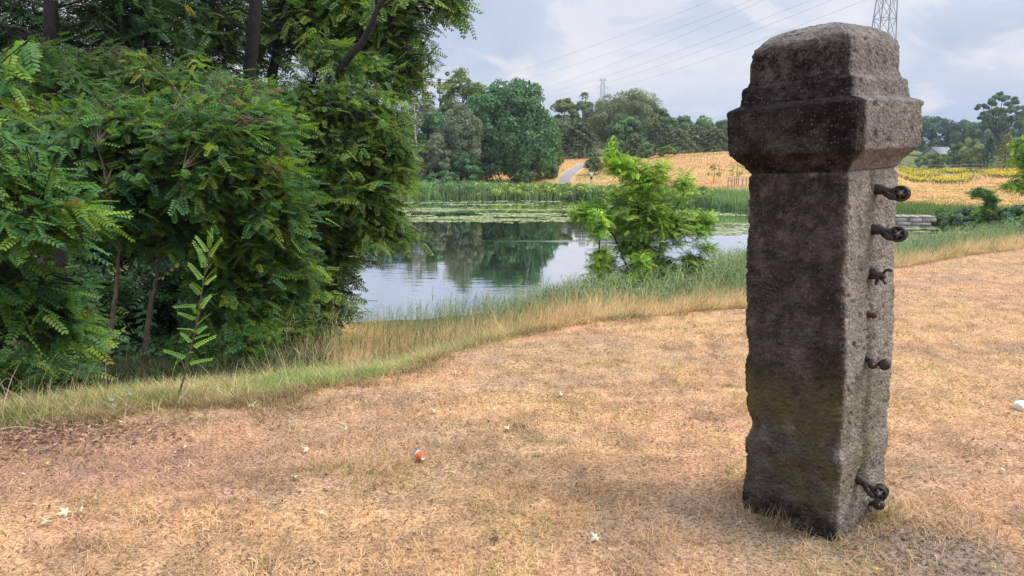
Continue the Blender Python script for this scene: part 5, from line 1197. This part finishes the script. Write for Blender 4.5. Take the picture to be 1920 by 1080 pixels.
wpart('annex_roof', [slab([hp(3.2, -.3, 2.13), hp(9.8, -.3, 2.13), hp(9.8, 3.8, 2.13), hp(3.2, 3.8, 2.13)], .16)], 'white', root)

# wooden fence behind the goldenrod
us = [1655, 1672, 1689, 1707, 1725, 1745, 1765, 1785, 1806, 1824, 1842, 1861, 1880, 1899, 1918, 1938]
gps = [G(u, 148 + 4 * math.sin(i_)) for i_, u in enumerate(us)]
root = empty('wooden_fence', tuple(gps[0]), 'weathered post and rail fence behind the yellow flowers', 'fence')
for i_, g in enumerate(gps):
    hgt_ = 1.75 + .25 * math.sin(i_ * 2.3); v, q1, c1 = poly_tube([g - [0, 0, .2], g + [.03, 0, hgt_ * .5], g + [.06 * math.sin(i_), 0, hgt_]], [.12, .11, .09], 7)
    wpart('post', [(v, q1, None), (v, c1, None)], 'wood', root, True)
for hh_ in (.75, 1.35):
    Pp = np.array([g + [0, -.14, hh_ + .06 * math.sin(i_ * 1.7)] for i_, g in enumerate(gps)]); v, q1, c1 = poly_tube(Pp, np.full(len(Pp), .06), 6); wpart('rail', [(v, q1, None), (v, c1, None)], 'wood', root, True)

# stone landing wall at the pond corner
root = empty('stone_wall', tuple(P(1715, 425, 52)), 'low grey stone wall along the water at the pond corner', 'wall')
wl = P(1650, 425, 54)[0]; wr_ = P(1752, 425, 51)[0]; parts = []; k = 0
for row in range(3):
    x = wl + (row % 2) * .3
    while x < wr_:
        w = rng.uniform(.7, 1.5); parts.append(box(x + w / 2, 52.2 - (x - wl) * .25 + rng.normal(0, .02), WATER - .15 + row * .29, w - .03, .5 + rng.normal(0, .03), .28 + rng.normal(0, .012), -.245)); x += w
wpart('wall_blocks', parts, 'stone', root)
parts = []
x = wl
while x < wr_:
    w = rng.uniform(.5, 1.0); parts.append(box(x + w / 2, 52.6 - (x - wl) * .25, WATER + .74, w - .04, 1.3, .09 + rng.random() * .03, -.245)); x += w
wpart('coping', parts, 'stone', root)

# stakes on the dry slope
for (u, v, lab) in [(1368, 352, 'leftmost pair of tree stakes on the dry slope'), (1380, 350, 'middle pair of tree stakes on the dry slope'), (1395, 351, 'pair of tree stakes nearest the post')]:
    g = groundhit(u, v); root = empty('tree_stakes', tuple(g), lab, 'stakes', 'tree stakes on the dry slope')
    for dx in (-.22, .22):
        x_ = g[0] + dx; v_, q1, c1 = poly_tube([[x_, g[1], g[2] - .1], [x_ + .02, g[1], g[2] + 1.15]], [.05, .045], 6); wpart('stake', [(v_, q1, None), (v_, c1, None)], 'wood', root, True)
    wpart('crossbar', [segs([[g[0] - .3, g[1] - .06, g[2] + .8]], [[g[0] + .3, g[1] - .06, g[2] + .82]], .04, .04, 5)], 'wood', root)
for (u, v, hh_, lab) in [(1385, 350, 3.4, 'thin young tree behind the stakes'), (1342, 346, 2.2, 'thin young tree left of the stakes')]:
    g = groundhit(u, v) + [0, 1.0, 0]; root = empty('young_tree', tuple(g), lab, 'sapling', 'young trees on the slope')
    v_, q1, c1 = poly_tube([g, g + [0.05, 0, hh_ * .9]], [.05, .02], 5); wpart('trunk', [(v_, q1, None), (v_, c1, None)], 'mid_bark', root, True)
    V, Fs, C = lump_leaves(g + [0, 0, hh_ * .65], np.array([.9, .9, hh_ * .35]), 12, .3, 22, .15, [(.30, .26, .08), (.22, .22, .07)], -.9)
    link_mesh('foliage', np_mesh('foliage', V, Fs, C), M['farleaf'], root)
g = groundhit(992, 340); root = empty('marker_post', tuple(g), 'short white marker post at the edge of the large tree', 'post')
v_, q1, c1 = poly_tube([g - [0, 0, .1], g + [0, 0, .95]], [.09, .085], 8); wpart('shaft', [(v_, q1, None), (v_, c1, None)], 'white', root, True)
v_, q1, c1 = poly_tube([g + [0, 0, .9], g + [0, 0, 1.0]], [.10, .06], 8); wpart('cap', [(v_, q1, None), (v_, c1, None)], 'white', root, True)

# walker on the far path, seen from behind
def skin_chain(name, verts, edges, radii, mat, parent=None, sub=2):
    me = bpy.data.meshes.new(name); me.from_pydata([tuple(v) for v in verts], edges, []); o = bpy.data.objects.new(name, me); col.objects.link(o)
    md = o.modifiers.new('skin', 'SKIN'); md.use_smooth_shade = True
    for i_, r in enumerate(radii): me.skin_vertices[0].data[i_].radius = (r, r) if not hasattr(r, '__len__') else r
    me.skin_vertices[0].data[0].use_root = True
    ms = o.modifiers.new('sub', 'SUBSURF'); ms.levels = sub; ms.render_levels = sub
    me.materials.append(mat)
    if parent: o.parent = parent
    return o
g = groundhit(1106, 357); g = np.array([col_a(1106) * 94, 94, gz(col_a(1106) * 94, 94)])
per = empty('person', tuple(g), 'person in a mint green top and dark shorts walking beyond the pond', 'person', rz=R(12))
M['skin'] = simple('skin', (.42, .25, .17), .6, .08, 10); M['mint'] = simple('mint_cotton', (.38, .70, .62), .9, .06, 10); M['navy'] = simple('dark_cloth', (.025, .028, .04), .9, .2, 10)
M['hair'] = simple('grey_hair', (.25, .22, .19), .8, .2, 30); M['shoe'] = simple('shoe_leather', (.12, .1, .1), .6, .2, 10)
vs = [(0, 0, .93), (0, .01, 1.12), (0, .0, 1.33), (0, 0, 1.45), (0, .01, 1.52), (0, .02, 1.60), (0, .02, 1.70)]; rd = [.125, .12, (.16, .11), (.09, .07), .052, .085, .075]
ed = [(0, 1), (1, 2), (2, 3), (3, 4), (4, 5), (5, 6)]
for sg in (-1, 1):
    b0_ = len(vs); sw = .10 * sg; vs += [(sg * .10, 0, .86), (sg * .11, sw * .9, .49), (sg * .11, sw * 1.6 - .06, .09), (sg * .115, sw * 1.6 + .02, .045), (sg * .12, sw * 1.6 + .15, .035)]; rd += [.085, .058, .038, .040, .03]
    ed += [(0, b0_), (b0_, b0_ + 1), (b0_ + 1, b0_ + 2), (b0_ + 2, b0_ + 3), (b0_ + 3, b0_ + 4)]
    b0_ = len(vs); vs += [(sg * .19, 0, 1.39), (sg * .25, -.02 - sw * .5, 1.12), (sg * .24, .10 - sw, .89), (sg * .235, .13 - sw, .83)]; rd += [.052, .038, .027, (.022, .032)]
    ed += [(2, b0_), (b0_, b0_ + 1), (b0_ + 1, b0_ + 2), (b0_ + 2, b0_ + 3)]
    for k, dy in enumerate((-.03, -.01, .01, .03)):
        b1_ = len(vs); ln = (.07, .085, .08, .06)[k]; vs += [(sg * .233, .135 - sw + dy, .79), (sg * .225, .14 - sw + dy, .79 - ln)]; rd += [.009, .008]; ed += [(b0_ + 3, b1_), (b1_, b1_ + 1)]
    b1_ = len(vs); vs += [(sg * .215, .17 - sw, .81), (sg * .205, .185 - sw, .77)]; rd += [.010, .009]; ed += [(b0_ + 3, b1_), (b1_, b1_ + 1)]
skin_chain('body', vs, ed, rd, M['skin'], per)
skin_chain('shirt', [(0, 0, .92), (0, .01, 1.12), (0, 0, 1.34), (0, 0, 1.43), (-.20, 0, 1.39), (-.235, 0, 1.24), (.20, 0, 1.39), (.235, -.02, 1.24)], [(0, 1), (1, 2), (2, 3), (2, 4), (4, 5), (2, 6), (6, 7)], [.15, .145, (.185, .13), .075, .07, .062, .07, .062], M['mint'], per)
skin_chain('shorts', [(0, 0, .95), (0, 0, .86), (-.10, -.02, .74), (-.105, -.05, .58), (.10, .02, .74), (.105, .05, .58)], [(0, 1), (1, 2), (2, 3), (1, 4), (4, 5)], [.14, .14, .10, .088, .10, .088], M['navy'], per)
skin_chain('hair', [(0, .0, 1.62), (0, .0, 1.70), (0, .02, 1.745)], [(0, 1), (1, 2)], [.085, .092, .07], M['hair'], per)

# drink can lying on the lawn
m, t, b = new_mat('printed_can'); M['can'] = m
tcn = N(t, 'ShaderNodeTexCoord'); sp_ = N(t, 'ShaderNodeSeparateXYZ'); t.links.new(tcn.outputs['Object'], sp_.inputs[0])
nz_ = obj_noise(t, 30, 3); cc_ = ramp(t, math_node(t, 'ADD', math_node(t, 'MULTIPLY', sp_.outputs[0], 8), math_node(t, 'MULTIPLY', nz_, .25)), [(.0, (.75, .10, .02)), (.35, (.80, .14, .02)), (.62, (.80, .20, .03)), (.72, (.75, .72, .70)), (.80, (.20, .22, .50))])
t.links.new(cc_, b.inputs['Base Color']); b.inputs['Roughness'].default_value = .3; b.inputs['Metallic'].default_value = .25
M['alu'] = simple('aluminium', (.80, .80, .80), .45, .08, 30, metal=.2)
g = groundhit(794, 868); root = empty('drink_can', (g[0], g[1], g[2] + .03), 'crumpled orange drink can lying on the dry grass', 'can', rz=R(128)); root.scale = (.72, .72, .72)
prof = [(0.0, .020), (.002, .026), (.006, .030), (.012, .033), (.04, .033), (.07, .032), (.085, .033), (.092, .030), (.100, .027), (.103, .027)]
seg_ = 28; thh = np.arange(seg_) * 2 * np.pi / seg_; Vc = []
for x_, r_ in prof:
    rr_ = r_ * (1 - .18 * np.exp(-((x_ - .055) / .02) ** 2) * np.clip(np.cos(thh - 1.2), 0, 1) ** 2 - .1 * np.exp(-((x_ - .03) / .015) ** 2) * np.clip(np.cos(thh + 2), 0, 1) ** 2)
    Vc.append(np.stack([np.full(seg_, x_), rr_ * np.cos(thh), rr_ * np.sin(thh)], 1))
Vc = np.concatenate(Vc); k = np.arange(seg_); kn = (k + 1) % seg_; qc = np.concatenate([np.stack([k, kn, kn + seg_, k + seg_], 1) + r_ * seg_ for r_ in range(len(prof) - 1)])
part('body', Vc, qc, M['can'], root)
lp = [(.103, .027), (.1045, .026), (.1035, .0245), (.100, .023), (.1005, .0001)]
Vl = np.concatenate([np.stack([np.full(seg_, x_), r_ * np.cos(thh), r_ * np.sin(thh)], 1) for x_, r_ in lp]); part('lid', Vl, np.concatenate([np.stack([k, kn, kn + seg_, k + seg_], 1) + r_ * seg_ for r_ in range(4)]), M['alu'], root)
lp = [(.0, .020), (-.001, .019), (.004, .016), (.008, .0001)]
Vl = np.concatenate([np.stack([np.full(seg_, x_), r_ * np.cos(thh), r_ * np.sin(thh)], 1) for x_, r_ in lp]); part('base', Vl, np.concatenate([np.stack([kn, k, k + seg_, kn + seg_], 1) + r_ * seg_ for r_ in range(3)]), M['alu'], root)
# crumpled white paper at the right edge
g = groundhit(1914, 770); V = []; 
bm = bmesh.new(); bmesh.ops.create_icosphere(bm, subdivisions=4, radius=.036)
for v in bm.verts:
    d = 1 + .35 * mnoise.noise(v.co * 38) + .28 * abs(mnoise.noise(v.co * 75)); v.co = Vector((v.co.x * d, v.co.y * d, v.co.z * d * 1.0))
me = bpy.data.meshes.new('paper_ball'); bm.to_mesh(me); bm.free(); o = bpy.data.objects.new('paper_ball', me); col.objects.link(o); me.materials.append(M['white']); o.location = (g[0], g[1], g[2] + .03)
tag(o, 'crumpled white paper on the lawn at the right edge', 'litter')

# fallen maple leaves
def maple_outline():
    pts = []
    tips = [(-150, .45), (-95, .80), (-45, .95), (0, 1.0), (45, .95), (95, .80), (150, .45)]
    tips = [(-128, .62), (-62, .92), (0, 1.05), (62, .92), (128, .62)]
    for i_, (an, r) in enumerate(tips):
        for da, rr_ in ((-17, .62), (-9, .70), (0, 1), (9, .70), (17, .62)): pts.append((an + da, r * rr_))
        if i_ < 4: pts.append(((an + tips[i_ + 1][0]) / 2, .34))
    pts.append((180, .12)); return [(r * math.cos(R(an)), r * math.sin(R(an))) for an, r in pts]
MO = maple_outline()
M['leaf_pale'] = simple('pale_dead_leaf', (.58, .54, .36), .7, .15, 30); M['leaf_green'] = simple('greyish_leaf', (.40, .43, .24), .7, .2, 30)
M['leaf_brown'] = simple('brown_dead_leaf', (.17, .085, .05), .7, .3, 30); M['leaf_tan'] = simple('tan_dead_leaf', (.45, .25, .13), .7, .2, 30); M['leaf_yellow'] = simple('yellow_leaf', (.75, .50, .04), .6, .1, 30)
LV = [(125, 968, .050, 'pale', 'pale maple leaf in the lower left cluster, nearest its middle'), (152, 966, .034, 'pale', 'small pale maple leaf at the right of the lower left cluster'), (92, 986, .052, 'green', 'grey green maple leaf at the left of the lower left cluster'),
      (576, 851, .042, 'pale', 'pale leaf between the thicket sapling and the can'), (550, 902, .038, 'pale', 'pale leaf left of the yellow tuft'), (600, 970, .038, 'pale', 'pale pointed leaf below the yellow tuft'),
      (953, 890, .042, 'tan', 'pale tan leaf right of the can'), (1118, 1016, .044, 'pale', 'cream maple leaf near the bottom, left of the post foot'), (1207, 972, .036, 'pale', 'whitish curled leaf beside the post foot'),
      (1052, 746, .048, 'pale', 'flat pale leaf above the green tufts'), (926, 1022, .050, 'brown', 'dark brown curled maple leaf near the bottom middle'), (816, 1036, .046, 'tan', 'tan brown maple leaf left of the dark brown one'),
      (470, 765, .055, 'pale', 'pale leaf by the mown edge under the sapling'), (648, 811, .042, 'green', 'small grey leaf above the yellow tuft'), (815, 776, .050, 'green', 'pale green leaf in the middle of the lawn'),
      (952, 810, .040, 'pale', 'cream leaf touching the green tufts'), (88, 876, .028, 'yellow', 'small yellow leaf near the leaf litter'), (628, 858, .026, 'yellow', 'tiny orange yellow leaf in the yellow tuft'),
      (1862, 1076, .030, 'yellow', 'yellow leaf at the bottom right edge'), (1643, 1076, .020, 'yellow', 'tiny yellow leaf at the bottom below the post'), (1880, 888, .030, 'pale', 'narrow pale leaf right of the post foot'), (345, 846, .032, 'pale', 'faded leaf beside the brown litter'), (430, 845, .034, 'green', 'grey leaf in the lawn below the free sapling'),
      (1545, 690, .04, 'tan', None)]
for (u, v, s_, kind_, lab) in LV:
    if lab is None: continue
    s_ *= .6 if kind_ == 'yellow' else .82; g = groundhit(u, v); cup = rng.uniform(.8, 1.6) * (1.6 if kind_ == 'brown' else 1); ax_ = rng.random() * 6.28
    pts = [(0, 0, 0)]
    for (x_, y_) in MO:
        rr_ = math.hypot(x_, y_); an = math.atan2(y_, x_); pts.append((x_ * s_, y_ * s_, s_ * (cup * .45 * rr_ * rr_ * math.cos(2 * an + ax_) + .12 * rr_)))
    nP = len(MO); Vv = np.array(pts); Vv = np.concatenate([Vv, Vv - [0, 0, .0008]]); tr_t = [[0, i_ + 1, (i_ + 1) % nP + 1] for i_ in range(nP)]; tr_b = [[nP + 1, (i_ + 1) % nP + nP + 2, i_ + nP + 2] for i_ in range(nP)]
    qs = [[i_ + 1, i_ + nP + 2, (i_ + 1) % nP + nP + 2, (i_ + 1) % nP + 1] for i_ in range(nP)]
    me = np_mesh('fallen_leaf', Vv, [np.array(tr_t + tr_b), np.array(qs)]); o = bpy.data.objects.new('fallen_leaf', me); col.objects.link(o); me.materials.append(M['leaf_' + kind_])
    o.location = (g[0], g[1], g[2] + .022); o.rotation_euler = (rng.normal(-.15, .25), rng.normal(0, .25), rng.random() * 6.28); tag(o, lab, 'leaf', 'fallen leaves on the dry lawn')
# stones in the bare dirt by the post
M['pebble'] = simple('brown_stone', (.20, .13, .10), .85, .3, 40)
for (u, v, s_, lab) in [(1696, 1012, .014, 'reddish stone in the bare dirt right of the post'), (1689, 1034, .012, 'small dark stone lower in the bare dirt'), (1672, 985, .011, 'light stone in the bare dirt below the lowest iron'), (1682, 996, .008, 'tiniest stone of the bare dirt patch')]:
    g = groundhit(u, v); bm = bmesh.new(); bmesh.ops.create_icosphere(bm, subdivisions=3, radius=s_)
    for w in bm.verts: w.co = w.co * (1 + .3 * mnoise.noise(w.co * 70 + Vector((u, 0, 0)))); w.co.z *= .7
    me = bpy.data.meshes.new('stone'); bm.to_mesh(me); bm.free(); o = bpy.data.objects.new('stone', me); col.objects.link(o); me.materials.append(M['pebble']); o.location = (g[0], g[1], g[2] + s_ * .4)
    tag(o, lab, 'stone', 'stones by the post')
# dry stems, bindweed blossoms, yellow flower at the thicket
for pts, r, lab in [([(-20, 812, 1.0), (30, 800, 1.0), (78, 794, 1.0)], .006, 'pale dry stick lying at the left edge of the lawn'), ([(-6, 730, .93), (10, 708, .93), (24, 712, .93), (26, 770, .97)], .004, 'arched dry stem standing at the left edge'),
                    ([(236, 700, 1), (238, 655, 1)], .003, 'dead upright stem in front of the thicket')]:
    g = groundhit(pts[-1][0] if 'arched' in lab or 'stick' in lab else pts[0][0], max(p[1] for p in pts)); Yd = g[1]
    p3 = np.array([P(u, v, Yd * k_) for u, v, k_ in pts]); 
    if 'stick' in lab: p3[:, 2] = height(p3[:, 0], p3[:, 1]) + [.02, .05, .02]
    n_ = 16; pi = np.array([[np.interp(s2, range(len(p3)), p3[:, k_]) for k_ in range(3)] for s2 in np.linspace(0, len(p3) - 1, n_)])
    for _ in range(3): pi[1:-1] = (pi[:-2] + pi[1:-1] * 2 + pi[2:]) / 4
    v_, q1, c1 = poly_tube(pi, np.linspace(r, r * .4, n_), 6); o = link_mesh('dry_stem', np_mesh('dry_stem', v_, [q1, c1], None, True), M['dry_stem']); tag(o, lab, 'stem', 'dry stems at the left')
M['petal'] = simple('white_petal', (.80, .82, .78), .7, .05, 10); M['petal_y'] = simple('yellow_petal', (.80, .45, .03), .7, .1, 10); M['stalk'] = simple('green_stalk', (.10, .15, .05), .8, .2, 20)
for (u, v, r, lab, mt) in [(260, 693, .034, 'white bindweed blossom, upper left of the pair by the sapling', 'petal'), (286, 694, .032, 'white bindweed blossom nearest the sapling', 'petal'), (252, 707, .028, 'white bindweed blossom just below the pair', 'petal'), (200, 723, .018, 'white blossom farthest left in the green strip', 'petal'),
                           (245, 736, .020, 'white blossom in the middle of the green strip', 'petal'), (209, 747, .022, 'larger of the two lowest white blossoms', 'petal'), (214, 758, .016, 'lowest white blossom in the green strip', 'petal'), (547, 562, .045, 'orange yellow flower head on a stalk before the thicket', 'petal_y')]:
    Yb_ = groundhit(u, v + (14 if mt == 'petal' else 95))[1]; c_ = P(u, v, Yb_); g_ = gp(c_[0], c_[1]); root = empty('wildflower', tuple(g_), lab, 'flower', 'wildflowers at the thicket')
    k = np.arange(10) * 2 * np.pi / 10; rads = [(0.15, -.6), (.35, -.2), (.8, .0), (1.0, .05)]
    V = np.concatenate([np.stack([np.cos(k) * a_ * (1 + .12 * np.cos(5 * k)), np.full(10, -.9 * b_ - .0), np.sin(k) * a_ * (1 + .12 * np.cos(5 * k))], 1) * r for a_, b_ in rads])
    V[:, 1] *= -1; V = V * [1, -1, 1]; kk = np.arange(10); kn_ = (kk + 1) % 10
    q = np.concatenate([np.stack([kk, kn_, kn_ + 10, kk + 10], 1) + i_ * 10 for i_ in range(3)]); V = np.concatenate([V, [[0, .5 * r, 0]]]); cap_ = np.stack([kn_, kk, np.full(10, 40)], 1)
    link_mesh('blossom', np_mesh('blossom', V + c_, [q, cap_], None, True), M[mt], root)
    if mt == 'petal_y':
        V, Fs, C = lump_leaves(c_, np.array([.05, .05, .06]), 14, .02, 10, .025, [(.8, .45, .03), (.75, .55, .05)], -1.); o = link_mesh('petals', np_mesh('petals', V, Fs, C), M['farleaf'], root)
    st_p = curve_pts(g_, c_ + [0, .01, 0], [.01, 0, 0], 6); v_, q1, c1 = poly_tube(st_p, np.linspace(.004, .003, 6), 5); link_mesh('stalk', np_mesh('stalk', v_, [q1, c1], None, True), M['stalk'], root)
